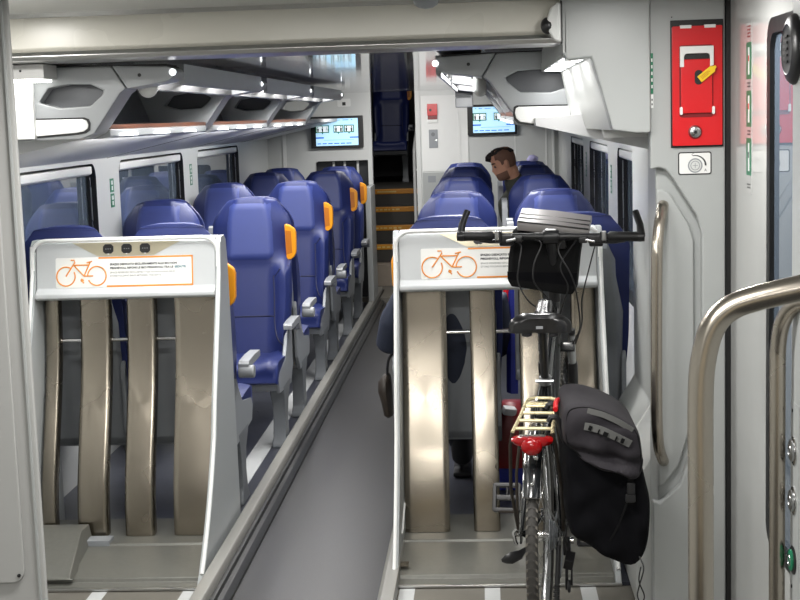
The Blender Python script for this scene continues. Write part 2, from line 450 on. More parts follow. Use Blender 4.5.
# right vestibule bulkhead with moulded grip recess
bk = MB().box(.535, .745, 4.415, 4.62, 0, 2.045)
notch = [(.515, .452), (.537, .443), (.60, .50), (.667, .70), (.672, .80), (.672, 1.30), (.655, 1.36), (.577, 1.485), (.560, 1.503), (.540, 1.508), (.515, 1.503)]
outer = [(.515, 0), (.745, 0), (.745, 2.045), (.515, 2.045)]
bk.prism([(.515, 0), (.745, 0), (.745, .45)] + [(.745, 2.045), (.515, 2.045)] + notch[::-1], 'y', 4.38, 4.415)
bh = st('wall_bulkhead', bk, M['wallgrey'], bevel=.007, seg=3)
inn = MB().prism([(.535, .49), (.555, .50), (.60, .56), (.645, .71), (.65, .8), (.65, 1.28), (.635, 1.33), (.575, 1.43), (.555, 1.44), (.535, 1.44)], 'y', 4.396, 4.416)
inn.build('recess_step', M['wallgrey'], bh, bevel=.007, seg=3)
# header block over the right-hand opening
hb = MB().prism([(.252, 2.045), (.249, 1.868), (.262, 1.845), (.335, 1.849), (.365, 1.75), (.398, 1.628), (.47, 1.617), (.514, 1.617), (.514, 2.045)], 'y', 4.345, 4.62)
st('header_block', hb, M['wallgrey'], bevel=.008)
# lit reveal panels beside the saloon entrance
st('trim_24', MB().prism([(.34, 1.845), (.40, 1.60), (.62, 1.60), (.62, 1.845)], 'y', 4.64, 4.70), M['trimwhite'])
st('trim_25', MB().box(LX + .001, -1.475, 4.575, 4.598, 1.655, 1.835), M['trimwhite'])
# side lining by the right stand
sl = MB().prism([(.594, 1.70), (.594, .62), (.512, .49), (.485, .33), (.485, .02), (.68, .02), (.68, 1.70)], 'y', 4.62, 5.66)
st('wall_lining', sl, M['wall'], bevel=.006)
st('trim_26', MB().prism([(.5905, 1.68), (.5905, .622), (.509, .492), (.5135, .489), (.5965, .62), (.5965, 1.68)], 'y', 5.07, 5.076), M['trimwhite'])
# exterior door leaf on the right
dl = MB()
rr = rrect(2.2, 3.815, .50, 1.915, .06, 5)
q = len(rr) // 4; cs = [(4.42, 2.04), (3.05, 2.04), (3.05, .01), (4.42, .01)]
rr = rrect(3.12, 3.815, .50, 1.915, .06, 5)
out_ = [cs[j // q] for j in range(len(rr))]; nn = len(rr)
vs = [(.76, p[0], p[1]) for p in rr] + [(.76, p[0], p[1]) for p in out_] + [(.775, p[0], p[1]) for p in rr]
fs = []
for j in range(nn):
    t = (j + 1) % nn
    fs.append((j, t, nn + j) if out_[j] == out_[t] else (j, t, nn + t, nn + j)); fs.append((j, t, 2 * nn + t, 2 * nn + j))
dl.add(vs, fs)
M['leaf'] = pm('door_leaf', (186, 187, 185), .09, var=.02, ior=1.7, rvar=.02)
dr = st('door_1', dl, M['leaf'])
ri = rrect(3.16, 3.775, .54, 1.875, .045, 5)
f = MB().rings([[(.757, p[0], p[1]) for p in rr], [(.757, p[0], p[1]) for p in ri], [(.776, p[0], p[1]) for p in ri], [(.776, p[0], p[1]) for p in rr]], caps=False)
f.build('window_seal', M['seal'], dr)
MB().box(.770, .776, 3.13, 3.81, .51, 1.91).build('window_glass', M['glass'], dr)
st('trim_27', MB().box(.746, .762, 4.375, 4.50, 0, 2.04), M['black'])
st('wall_right_vestibule', MB().box(.79, .9, -1.4, 4.6, 0, 2.045), M['wallgrey'])
# door post nearest the camera
dp = MB().prism(arc((.68, 3.0), .03, PI / 2, PI, 5) + [(.65, 2.55), (.785, 2.55), (.785, 3.03)], 'z', 0, 2.045)
post = st('wall_door_post', dp, M['wallgrey'], bevel=.004)
E_RACK = 25.0; E_VEST = 30.0
# ------------------------------------------------------------------ luggage racks
def holed_prism(outer, io_l, io_r, hole, ih_l, ih_r, y0, y1, mb):
    """plate in xz with one hole; outer/hole are ccw-consistent lists; split between outer[io_l]-hole[ih_l] and outer[io_r]-hole[ih_r]"""
    n, h = len(outer), len(hole)
    vs = [(p[0], y0, p[1]) for p in outer] + [(p[0], y0, p[1]) for p in hole] + [(p[0], y1, p[1]) for p in outer] + [(p[0], y1, p[1]) for p in hole]
    def walk(a, b, m):
        r = [a]
        while r[-1] != b: r.append((r[-1] + 1) % m)
        return r
    fs = []
    for o in (0, n + h):
        A = [o + i for i in walk(io_l, io_r, n)] + [o + n + i for i in walk(ih_l, ih_r, h)[::-1]]
        B = [o + i for i in walk(io_r, io_l, n)] + [o + n + i for i in walk(ih_r, ih_l, h)[::-1]]
        fs += [A, B]
    k = n + h
    fs += [(i, (i + 1) % n, k + (i + 1) % n, k + i) for i in range(n)]
    fs += [(n + i, n + (i + 1) % h, k + n + (i + 1) % h, k + n + i) for i in range(h)]
    return mb.add(vs, fs)

def rack_bay(label, side, y0, L, first=False, last=False, mats=('rack',)):
    """one luggage rack bay: bracket at y0, tray to y0+L. side -1 left wall, +1 right wall"""
    if side < 0:
        t = lambda x, z: (x, z)
        wall = LX
    else:
        wall = RX
        t = lambda x, z: (-.163 - (x + 1.005) * 1.04, 1.69 + (z - 1.69) * 1.07)
    root = thing('luggage_rack', label, 'luggage rack', ((wall + side * -.4), y0, 1.64), group='overhead luggage racks')
    wx = -1.95 if side < 0 else -1.005 - (RX + .163) / 1.04
    outer = [(wx, 1.885), (-1.215, 1.885), (-1.168, 1.809), (-1.188, 1.795), (-1.283, 1.665), (-1.33, 1.648), (wx, 1.648)]
    hole = [(-1.462, 1.772), (-1.428, 1.818), (-1.36, 1.829), (-1.285, 1.826), (-1.243, 1.806), (-1.248, 1.792), (-1.290, 1.757), (-1.395, 1.753)]
    o2 = [t(*p) for p in outer]; h2 = [t(*p) for p in hole]
    d = .16
    mb = holed_prism(o2, 6, 2, h2, 0, 4, y0, y0 + d, MB())
    mb.build('bracket', M['rack'], root, bevel=.006)
    if not last:
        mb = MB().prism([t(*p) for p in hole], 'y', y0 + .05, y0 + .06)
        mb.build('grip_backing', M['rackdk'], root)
    nose = [(-1.211, 1.885), (-1.03, 1.878), (-1.012, 1.872), (-1.004, 1.86), (-1.012, 1.84), (-1.03, 1.829), (-1.163, 1.809)]
    mb = MB().prism([t(*p) for p in nose], 'y', y0, y0 + d); nc = mb.build('nose_cap', M['rack'], root, bevel=.004)
    c = t(-1.12, 1.852)
    MB().lathe([(.006, 0), (.006, -.003), (.003, -.004)], (c[0], y0 - .0005, c[1]), 'y', 10).build('screw', M['blackpl'], nc)
    c = t(-1.009, 1.858)
    MB().lathe([(.004, -.003), (.011, -.002), (.011, .003)], (c[0] , y0 - .002, c[1]), 'y', 12).build('led_spot', M['led'], nc)
    g = [t(*p) for p in [(wx, 1.885), (-1.03, 1.879), (-1.03, 1.886), (wx, 1.894)]]
    MB().prism(g, 'y', y0 + .01, y0 + d).build('painted_shadow_strip', M['black'], root)  # black strip painted in for the shadow between rack and ceiling
    if first:
        if side < 0:
            pp = [(-1.476, 1.716), (-1.318, 1.715)] + [(-1.304, 1.709), (-1.299, 1.696), (-1.302, 1.683), (-1.316, 1.674), (-1.34, 1.67), (-1.476, 1.662)]
        else:
            pp = [(.305, 1.709), (.128, 1.711), (.118, 1.706), (.115, 1.69), (.119, 1.672), (.132, 1.659), (.17, 1.652), (.305, 1.647)]
        MB().prism(pp, 'y', y0 - .007, y0 + .02).build('lit_panel', M['trimwhite'], root, bevel=.003)
        pp2 = [(p[0] + (.007 if side < 0 else -.007) * (1 if abs(p[0]) < 1.47 and abs(p[0]) > 1.29 or side > 0 else 0), p[1] + (.005 if p[1] > 1.69 else -.006)) for p in pp]
        MB().prism(pp2, 'y', y0 - .003, y0 + .02).build('panel_gasket', M['black'], root)
    if L > 0:
        y1 = y0 + L - .008
        # nose fascia: an upside-down trough shaped to hide the added fill lamps
        pr = [(-1.005, 1.89), (-1.005, 1.832), (-1.012, 1.820), (-1.022, 1.820), (-1.022, 1.88), (-1.15, 1.88), (-1.15, 1.812), (-1.165, 1.809), (-1.165, 1.89)]
        MB().prism([t(*p) for p in pr], 'y', y0 + d, y1).build('nose_fascia', M['rack'], root)
        MB().prism([t(*p) for p in [(-1.149, 1.879), (-1.149, 1.812), (-1.145, 1.812), (-1.145, 1.8755), (-1.0265, 1.8755), (-1.0265, 1.839), (-1.0225, 1.839), (-1.0225, 1.879)]], 'y', y0 + d, y1).build('trough_blackout', M['black'], root)  # black lining added to keep the lamp trough dark from below
        # shelf with brown edge strip
        pr = [(-1.27, 1.678), (-1.27, 1.652), (-1.31, 1.646), (wx, 1.646), (wx, 1.672), (-1.32, 1.678)]
        MB().prism([t(*p) for p in pr], 'y', y0 + d, y1).build('shelf', M['rack'], root, bevel=.004)
        pr = [(-1.27, 1.694), (-1.27, 1.6785), (-1.285, 1.6785), (-1.285, 1.694)]
        MB().prism([t(*p) for p in pr], 'y', y0 + d, y1 - .01).build('edge_strip', M['wood'], root)
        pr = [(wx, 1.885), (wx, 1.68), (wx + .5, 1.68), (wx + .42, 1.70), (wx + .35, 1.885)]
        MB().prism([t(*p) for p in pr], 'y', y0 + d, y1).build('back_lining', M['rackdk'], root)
        k = 3
        for i in range(k):
            ya = y0 + d + .12 + i * (L - .25) / k
            pr = [(-1.264, 1.661), (-1.264, 1.654), (-1.275, 1.654), (-1.275, 1.661)]
            MB().prism([t(*p) for p in pr], 'y', ya, ya + .24).build('light_bar', M['led'], root)
        # fill lamps added out of sight in the trough to light the saloon
        x, z = t(-1.085, 1.866)
        nl = 3
        for q in range(nl):
            seg = (L - d - .1) / nl
            ld = bpy.data.lights.new('rack_fill_light', 'AREA'); ld.shape = 'RECTANGLE'; ld.size = .08; ld.size_y = seg * .75
            ld.energy = E_RACK / nl; ld.color = (1, .985, .96)
            lo = bpy.data.objects.new('rack_fill_light', ld); COL.objects.link(lo)
            lo.location = (x, y0 + d + .05 + seg * (q + .5), z - .006); lo.rotation_euler = (math.radians(6), 0, 0)
        # wall washer under the shelf edge
        x, z = t(-1.36, 1.643)
        wl_ = bpy.data.lights.new('shelf_light', 'AREA'); wl_.shape = 'RECTANGLE'; wl_.size = .05; wl_.size_y = L - .5; wl_.energy = E_RACK * .5; wl_.color = (1, .99, .97)
        wo = bpy.data.objects.new('shelf_light', wl_); COL.objects.link(wo); wo.location = (x, y0 + d + (L - d) / 2, z); wo.rotation_euler = (0, side * -.5, 0)
for i, (y, lab) in enumerate([(4.6, 'nearest left overhead luggage rack bracket, brightly lit beside the white lamp'),
                              (6.45, 'left overhead luggage rack second from the camera, dark bracket with grey grip hole'),
                              (8.3, 'left overhead luggage rack third from the camera, dark bracket with grey grip hole')]):
    rack_bay(lab, -1, y, 1.85, first=(i == 0))
rack_bay('farthest left overhead luggage rack bracket whose grip hole shows the bright wall', -1, 10.15, 0, last=True)
for i, (y, lab) in enumerate([(4.95, 'nearest right overhead luggage rack, grey bracket with dark grip hole under the ceiling'),
                              (6.8, 'right overhead luggage rack just behind the nearest right one, only its dark nose showing')]):
    rack_bay(lab, 1, y, 1.85, first=(i == 0))
rack_bay('right overhead luggage rack bracket farthest back above the right seats', 1, 8.65, 0, last=True)

# grey box and white dome hanging beyond the right racks
t_ = thing('equipment_box', 'plain grey box hanging under the right racks before the far screen', 'box', (-.10, 9.0, 1.73))
MB().box(-.165, -.055, 8.9, 9.1, 1.735, 1.80).build('housing', M['rack'], t_, bevel=.006)
MB().box(-.165, -.055, 8.895, 9.105, 1.80, CE - .001).build('mounting', M['rackdk'], t_)
for nm, lab, c, r in (('ceiling_dome', 'translucent white dome under the nearest left luggage rack nose', (-1.142, 4.80, 1.815), .034),
                      ('ceiling_dome', 'small grey dome peeking below the nearest right luggage rack', (-.005, 5.25, 1.775), .022)):
    o = thing(nm, lab, 'dome', (c[0], c[1], c[2]))
    MB().lathe([(r * math.cos(a), c[2] - r * math.sin(a)) for a in [i * PI / 2 / 7 for i in range(8)]][:-1] + [(r * .05, c[2] - r)], (c[0], c[1], 0), 'z', 20).build('dome_cover', M['white'] if r > .03 else M['wallgrey'], o)
    MB().lathe([(r * 1.1, c[2]), (r * 1.1, c[2] + .05)], (c[0], c[1], 0), 'z', 20).build('base_ring', M['wallgrey'], o)

# lamps at the saloon entrance
l = thing('entrance_lamp', 'grey box lamp at upper left with a glowing white underside', 'lamp', (-1.47, 4.5, 1.835))
MB().box(-1.60, -1.392, 4.45, 4.592, 1.846, 1.893).build('housing', M['panel'], l, bevel=.004)
MB().box(-1.59, -1.41, 4.453, 4.588, 1.838, 1.846).build('diffuser', M['lamp'], l)
MB().lathe([(.004, 0), (.004, -.002), (.002, -.003)], (-1.468, 4.4495, 1.872), 'y', 10).build('screw', M['blackpl'], l)
MB().box(-1.95, -1.60, 4.50, 4.60, 1.80, 1.893).build('bracket', M['panel'], l)
l = thing('entrance_lamp', 'three glowing white lamp segments under the pale header at upper right', 'lamp', (.28, 4.65, 1.83))
F0, F1, B0, B1 = (.252, 4.4, 1.853), (.330, 4.4, 1.851), (.212, 4.95, 1.828), (.274, 4.95, 1.826)
def lp(u, v, dz=0):
    a = Vector(F0).lerp(Vector(F1), u); b = Vector(B0).lerp(Vector(B1), u); p = a.lerp(b, v); return (p.x, p.y, p.z + dz)
mb = MB(); q = [lp(-.02, 0, .012), lp(1.05, 0, .012), lp(1.05, 1, .012), lp(-.02, 1, .012)]
mb.add([lp(-.04, -.02, .001), lp(1.08, -.02, .001), lp(1.08, 1, .001), lp(-.04, 1, .001), lp(-.04, -.02, .03), lp(1.08, -.02, .03), lp(1.08, 1, .03), lp(-.04, 1, .03)],
       [(0, 1, 2, 3), (4, 5, 6, 7), (0, 1, 5, 4), (1, 2, 6, 5), (2, 3, 7, 6), (3, 0, 4, 7)])
mb.build('housing', M['wallgrey'], l)
for i in range(3):
    v0 = .05 + i * .33; v1 = v0 + .21
    mb = MB().add([lp(.06, v0, -.001), lp(.92, v0, -.001), lp(.92, v1, -.001), lp(.06, v1, -.001), lp(.06, v0, .004), lp(.92, v0, .004), lp(.92, v1, .004), lp(.06, v1, .004)],
                  [(0, 1, 2, 3), (4, 5, 6, 7), (0, 1, 5, 4), (1, 2, 6, 5), (2, 3, 7, 6), (3, 0, 4, 7)])
    mb.build('diffuser', M['led'], l)
# side cheek of that lamp and the lit lining below it
ch = MB().add([(.250, 4.345, 2.04), (.250, 4.345, 1.866), (.212, 4.95, 1.829), (.212, 4.95, 1.90), (.26, 4.345, 2.04), (.26, 4.345, 1.866), (.222, 4.95, 1.829), (.222, 4.95, 1.90)],
              [(0, 1, 2, 3), (4, 5, 6, 7), (0, 1, 5, 4), (1, 2, 6, 5), (2, 3, 7, 6), (3, 0, 4, 7)])
st('trim_28', ch, M['wallgrey'])
cv = MB()
P0 = [(.336, 4.40, 1.851), (.37, 4.40, 1.735), (.401, 4.40, 1.628)]; P1 = [(.276, 4.95, 1.828), (.295, 4.95, 1.735), (.318, 4.95, 1.632)]
vs = P0 + P1 + [(p[0] + .03, p[1], p[2]) for p in P0 + P1]
cv.add(vs, [(0, 1, 4, 3), (1, 2, 5, 4), (6, 7, 10, 9), (7, 8, 11, 10), (0, 3, 9, 6), (2, 8, 11, 5), (0, 6, 7, 1), (1, 7, 8, 2), (3, 4, 10, 9), (4, 5, 11, 10)])
st('trim_29', cv, M['wall'])
def area(name, loc, sx, sy, e, rot=(0, 0, 0), col=(1, .98, .95)):
    ld = bpy.data.lights.new(name, 'AREA'); ld.shape = 'RECTANGLE'; ld.size = sx; ld.size_y = sy; ld.energy = e; ld.color = col
    o = bpy.data.objects.new(name, ld); COL.objects.link(o); o.location = loc; o.rotation_euler = rot; return o
# vestibule ceiling lights
for x, y in ((-.45, 3.1), (-.45, 1.2), (-.45, -.6)):
    l = thing('ceiling_light', 'recessed rectangular ceiling light over the vestibule', 'lamp', (x, y, 2.03), group='vestibule ceiling lights')
    MB().box(x - .42, x + .42, y - .13, y + .13, 2.032, 2.046).build('frame', M['alu'], l, bevel=.003)
    MB().box(x - .39, x + .39, y - .10, y + .10, 2.028, 2.034).build('diffuser', M['lamp'], l)
    area('vestibule_light', (x, y, 2.024), .76, .19, E_VEST if y > 0 else E_VEST * .6)
area('lamp_left', (-1.50, 4.51, 1.833), .16, .10, .25)
for i in range(3):
    v = .05 + i * .33 + .105; p = lp(.5, v, -.003)
    area('lamp_right', p, .05, .10, .40, rot=(-.045, 0, 0))
area('stair_light', (-.9, 14.6, 2.68), .5, .5, 10)
area('end_fill_light', (-.65, 11.7, 1.895), .9, .2, 22, rot=(math.radians(20), 0, 0))  # unseen fill light added to brighten the end wall
for x, y in ((.42, 3.7), (-1.47, 3.93)):  # extra lamps added to brighten the right bulkhead and the left slats
    l = thing('fill_lamp', 'small square fill lamp added to the vestibule ceiling', 'lamp', (x, y, 2.03), group='added vestibule fill lamps')
    MB().box(x - .10, x + .10, y - .1, y + .1, 2.036, 2.046).build('frame', M['alu'], l, bevel=.002)
    MB().box(x - .08, x + .08, y - .08, y + .08, 2.032, 2.037).build('diffuser', M['lamp'], l)
    area('vestibule_fill_light', (x, y, 2.028), .15, .15, 11 if x > 0 else 9)
# smoke detector dome at the top edge
o = thing('smoke_detector', 'round grey detector dome on the vestibule ceiling at the top edge', 'detector', (-.157, 4.2, 2.0))
MB().lathe([(.040, 2.045), (.040, 2.03), (.034, 2.014), (.02, 2.005), (.004, 2.002)], (-.157, 4.2, 0), 'z', 24).build('dome_cover', M['shell'], o)
MB().lathe([(.046, 2.0449), (.046, 2.036)], (-.157, 4.2, 0), 'z', 24).build('base_ring', M['wallgrey'], o)
# loudspeaker / camera unit on the header block's left cheek
o = thing('surveillance_camera', 'small white device with black dome fixed to the pale header block', 'camera', (.225, 4.36, 1.90))
MB().prism([(.248, 2.018), (.248, 1.898), (.225, 1.905), (.205, 1.935), (.202, 1.965), (.216, 2.005), (.234, 2.018)], 'y', 4.335, 4.40).build('body', M['white'], o, bevel=.008, seg=3)
MB().ball((.206, 4.352, 1.95), (.022, .02, .026)).build('dome', M['blackpl'], o)
MB().box(.246, .2495, 4.332, 4.41, 1.895, 2.022).build('gasket', M['black'], o)
# ------------------------------------------------------------------ seats (built facing -Y at the origin, platform at z=0)
def sstep(a, b, x):
    t = max(0, min(1, (x - a) / (b - a))); return t * t * (3 - 2 * t)
TOP = 1.215
def s_half(z):
    if z < .95: return .19 + .022 * sstep(.36, .75, z)
    return .212 - .080 * max(0, (z - (TOP - .135)) / .135) ** 1.25 if z > TOP - .135 else .212
def s_mid(z): return .14 + .19 * (z - .36)
def s_front(s, z):
    a = abs(s)
    bol = -.05 * sstep(.5, .85, a) * (1 - sstep(.80, .95, z)) * sstep(.36, .5, z)
    wing = .062 * max(0, (a - .56) / .44) * sstep(.84, .93, z)
    top = .008 * sstep(TOP - .02, TOP, z)
    pad = -.012 * (1 - sstep(.5, .7, a)) * sstep(.86, .92, z)
    edge = .03 * sstep(.9, 1.0, a) * (1 - .7 * sstep(.82, .95, z))
    return s_mid(z) + bol + wing + top + pad + edge
def s_rear(s, z):
    return s_mid(z) + .092 - .006 * abs(s) ** 3 - .014 * sstep(TOP - .06, TOP, z)
def pt(s, z, d=0): return (s * s_half(z), s_front(s, z) + d, z)

def make_seat(label, side, aisle, group, grip=True):
    """side = x direction of the aisle; aisle: True for the aisle seat"""
    t = thing('train_seat', label, 'seat', (0, 0, 0), group=group)
    NS, NZ = 21, 30
    zs = [.36 + (TOP - .36) * (1 - (1 - i / (NZ - 1)) ** 1.15) for i in range(NZ)]
    ss = [-1 + 2 * i / (NS - 1) for i in range(NS)]
    rs = []
    for z in zs:
        dz = .014 * sstep(1.12, TOP, z)
        fr = [(s * s_half(z), s_front(s, z), z - dz * abs(s) ** 3) for s in ss]
        rr = [(s * s_half(z) * .99, s_rear(s, z), z - dz * abs(s) ** 3) for s in ss[::-1]]
        rs.append(fr + rr)
    mb = MB().rings(rs)
    # seams
    def seam(poly, r=.0035):
        mb.tube([(x, s_front(x / s_half(z), z) - .0005, z) for x, z in poly], r, 6, mi=1)
    for sg in (-1, 1):
        pts = smooth_path([(sg * .125, .87, 0), (sg * .128, .70, 0), (sg * .13, .56, 0), (sg * .145, .49, 0), (sg * .175, .45, 0), (sg * .186, .43, 0)], 5)
        pts = [(sg * .205, .86), (sg * .16, .845), (sg * .135, .81)] + [(p.x, p.y - .06 if p.y > .8 else p.y) for p in pts]
        seam(pts)
    seam([(-.128 + .256 * i / 12, .60) for i in range(13)])
    bk = mb.build('backrest', [M['seat'], M['seam']], t, ang=50)
    # raised pale head pad
    pz0, pz1 = .888, 1.198
    n = 15; m = 15; top = []
    for j in range(m):
        v = j / (m - 1); z = pz0 + (pz1 - pz0) * v
        w = .135 - .02 * v
        if v < .12: w -= .03 * (1 - v / .12) ** 2
        top.append([(w * (-1 + 2 * i / (n - 1)), z, v) for i in range(n)])
    vs = []; fs = []
    for row in top:
        for i, (x, z, v) in enumerate(row):
            e = min(i, n - 1 - i, ); jn = round(v * (m - 1)); e2 = min(jn, m - 1 - jn)
            h = .009 if min(e, e2) > 0 else -.004
            vs.append((x, min(s_front(x / s_half(z), z), s_mid(z) + .04) - h, z - .014 * sstep(1.12, TOP, z) * abs(x / s_half(z)) ** 3))
    for j in range(m - 1):
        for i in range(n - 1): fs.append((j * n + i, j * n + i + 1, (j + 1) * n + i + 1, (j + 1) * n + i))
    hp = MB().add(vs, fs).build('head_pad', M['pad'], t, ang=70)
    # grey shell on the back
    def sh_half(z):
        return (.178 + .008 * sstep(.3, .8, z)) - .03 * sstep(.84, .95, z) - .035 * sstep(1.0, 1.10, z)
    rs = []
    zz = [.26, .29, .4, .6, .8, .95, 1.02, 1.07, 1.10]
    for z in zz:
        y0 = s_mid(z) + .060; y1 = s_mid(z) + .115 - (.02 if z in (zz[0], zz[-1]) else 0)
        h = sh_half(z)
        rs.append([(-h, y0, z), (h, y0, z), (h + .004, y0 + .02, z), (h * .93, y1 - .006, z), (h * .82, y1, z), (-h * .82, y1, z), (-h * .93, y1 - .006, z), (-h - .004, y0 + .02, z)])
    sh = MB().rings(rs)
    # lower side cheeks joining the shell to the tray
    for sg in (-1, 1):
        sh.prism([(.215, .62), (.10, .47), (.02, .40), (-.20, .37), (-.235, .33), (-.20, .26), (.20, .235), (.29, .32), (.30, .60), (.26, .66)], 'x', sg * .198, sg * .178)
    sh.prism([(-.22, .33), (-.20, .27), (.20, .245), (.22, .33)], 'x', -.18, .18)
    sh.build('back_shell', M['shell'], t, bevel=.006)
    # cushion
    rs = []
    for y, z0, z1, w in [(-.262, .335, .365, .17), (-.268, .325, .385, .185), (-.255, .315, .405, .193), (-.20, .31, .42, .197), (-.08, .31, .415, .196), (.06, .31, .405, .195), (.17, .31, .41, .19)]:
        k = 8
        ring = [(-w, y, z0), (w, y, z0)]
        for i in range(k + 1):
            x = w - 2 * w * i / k; a = abs(x / w)
            ring.append((x, y, z1 + .022 * sstep(.5, .9, a) - (.018 if a > .98 else 0)))
        rs.append(ring)
    MB().rings(rs).build('seat_cushion', M['seat'], t, ang=60)
    # armrest
    ax = side * .238
    if aisle:
        a = MB().prism([(-.13, .572), (-.132, .592), (-.122, .601), (.02, .606), (.17, .602), (.19, .59), (.19, .545), (.165, .535), (.125, .57), (-.06, .57)], 'x', ax - .023, ax + .023)
        a.lathe([(.025, -.045), (.028, -.041), (.028, .018), (.025, .024)], (ax, .172, .555), 'x', 20)
        a.build('armrest', M['arm'], t, bevel=.007)
    else:
        a = MB().prism([(.16, .50), (.20, .50), (.30, 1.0), (.295, 1.05), (.28, 1.06), (.262, 1.05), (.24, 1.0)], 'x', ax + side * .002 - .018, ax + side * .002 + .018)
        a.lathe([(.03, -.03), (.034, -.025), (.034, .012), (.03, .018)], (ax, .18, .53), 'x', 18)
        a.build('armrest', M['arm'], t, bevel=.006)
    # leg: blade pedestal
    lx = side * .16
    rs = []
    for z, ya, yb, w in [(.275, -.10, .17, .04), (.24, -.07, .14, .038), (.19, -.04, .10, .034), (.12, -.03, .075, .032), (.05, -.035, .085, .034), (.02, -.055, .115, .038), (0, -.06, .12, .04)]:
        rs.append([(lx - w, ya, z), (lx + w, ya, z), (lx + w, yb, z), (lx - w, yb, z)])
    rs = [[(x, y, z * 1.2) for x, y, z in r_] for r_ in rs]
    MB().rings(rs).build('leg', M['legm'], t, bevel=.008)
    # orange corner grip
    if aisle and grip:
        pr = [(.185, 1.078), (.210, 1.072), (.238, 1.052), (.246, 1.03), (.243, .93), (.234, .905), (.216, .89), (.19, .885)]
        gz = -.035 if side < 0 else 0
        g = MB().prism([(side * (x - (.006 if side < 0 else 0)), z + gz) for x, z in pr], 'y', .262, .30)
        gh = g.build('grab_handle', M['orange'], t, bevel=.007)
        ins = [(.19, 1.045), (.220, 1.04), (.222, .925), (.19, .915)]
        gi = MB().prism([(side * (x - (.006 if side < 0 else 0)), z + gz) for x, z in ins], 'y', .2605, .263)
        gi.build('grip_groove', M['orangedk'], gh)
    for ch in t.children:
        if ch.name.split('.')[0] != 'leg':
            for o_ in [ch] + list(ch.children): o_.data.transform(Matrix.Translation((0, 0, .055)))
    return t

PLAT = .013
# (row headrest y, facing) ; facing -1 looks at the camera
ROWS = [(5.76, 1), (7.38, -1), (7.58, 1), (9.23, -1), (9.43, 1), (11.08, -1), (11.98, -1)]
ordw = ['first', 'second', 'third', 'fourth', 'fifth', 'sixth', 'seventh']
cols = [('left window', -1.733, 1, False), ('left aisle', -1.243, 1, True), ('right aisle', -.145, -1, True), ('right window', .375, -1, False)]
LAB = {
 (0, 0): 'blue seat top at far left, facing away behind the stand by the nearest window',
 (0, 1): 'blue seat facing away right behind the left bicycle stand, orange grip at the stand corner',
 (0, 2): 'blue seat facing away right behind the right bicycle stand, orange grip at its left edge',
 (0, 3): 'seat facing away with a bare grey back shell, behind the right handlebar grip',
 (1, 0): 'blue window seat facing the camera, nearest headrest between the two closest left windows',
 (1, 1): 'nearest left aisle seat facing the camera, large head pad, right of the left stand',
 (1, 2): 'nearest right aisle seat facing the camera, head pad just above the left handlebar grip',
 (1, 3): 'nearest right window seat facing the camera, head pad just above the handlebar bag',
 (2, 0): 'window seat facing away, back to back with the nearest camera-facing left window seat',
 (2, 1): 'seat facing away, back to back with the nearest camera-facing left aisle seat',
 (2, 2): 'seat facing away, back to back with the nearest camera-facing right aisle seat',
 (2, 3): 'window seat facing away, back to back with the nearest camera-facing right window seat',
 (3, 0): 'second camera-facing blue seat along the left windows, beside the middle window',
 (3, 1): 'second camera-facing left aisle seat, orange grip at its right shoulder',
 (3, 2): 'second camera-facing right aisle seat, headrest rising behind the nearest one',
 (3, 3): 'second camera-facing right window seat, headrest rising behind the one above the handlebar bag',
 (4, 0): 'window seat facing away, back to back with the second camera-facing left window seat',
 (4, 1): 'seat facing away, back to back with the second camera-facing left aisle seat',
 (4, 2): 'seat facing away, back to back with the second camera-facing right aisle seat',
 (4, 3): 'window seat facing away, back to back with the second camera-facing right window seat',
 (5, 0): 'third camera-facing blue seat along the left windows, small headrest near the far window',
 (5, 1): 'third camera-facing left aisle seat, in front of the farthest one by the low partition',
 (5, 2): 'third camera-facing right aisle seat, left of the man in the olive jacket',
 (5, 3): 'third camera-facing right window seat, on which the man in the olive jacket sits',
 (6, 0): 'farthest blue left window seat, small headrest before the white end wall',
 (6, 1): 'farthest left aisle seat beside the low grey partition and the stairs',
 (6, 2): 'farthest right aisle seat, only the top of its headrest showing before the end wall',
 (6, 3): 'farthest right window seat with a lilac cloth above its headrest'}
GRP = 'blue seats of the lower saloon'
protos = {}
for ci, (cn, x, side, aisle) in enumerate(cols):
    for ri, (yt, fc) in enumerate(ROWS):
        s_side = side if fc < 0 else -side          # facing away: rotated half a turn, mirror the aisle side
        key = (s_side, aisle, aisle and (ri in (2, 4) or (ci == 2 and ri > 0)))
        yo = yt - .30 if fc < 0 else yt + .30
        rz = 0 if fc < 0 else PI
        xs = x - .042 if (ri, ci) == (0, 1) else x
        if key not in protos:
            protos[key] = make_seat(LAB[(ri, ci)], s_side, aisle, GRP, not key[2])
            protos[key].location = (xs, yo, PLAT); protos[key].rotation_euler = (0, 0, rz)
        else:
            dup(protos[key], (xs, yo, PLAT), rz, LAB[(ri, ci)], GRP)
for x, lab in ((-1.06, 'blue seat on the upper landing above the stairs, framed by the stairwell opening'),
               (-.52, 'upper landing seat right of the framed one, only a sliver past the white handrail'),
               (-1.57, 'upper landing seat left of the framed one, only a sliver showing')):
    dup(protos[(1, True, False)], (x, 16.3, .935), 0, lab, 'blue seats on the upper landing')
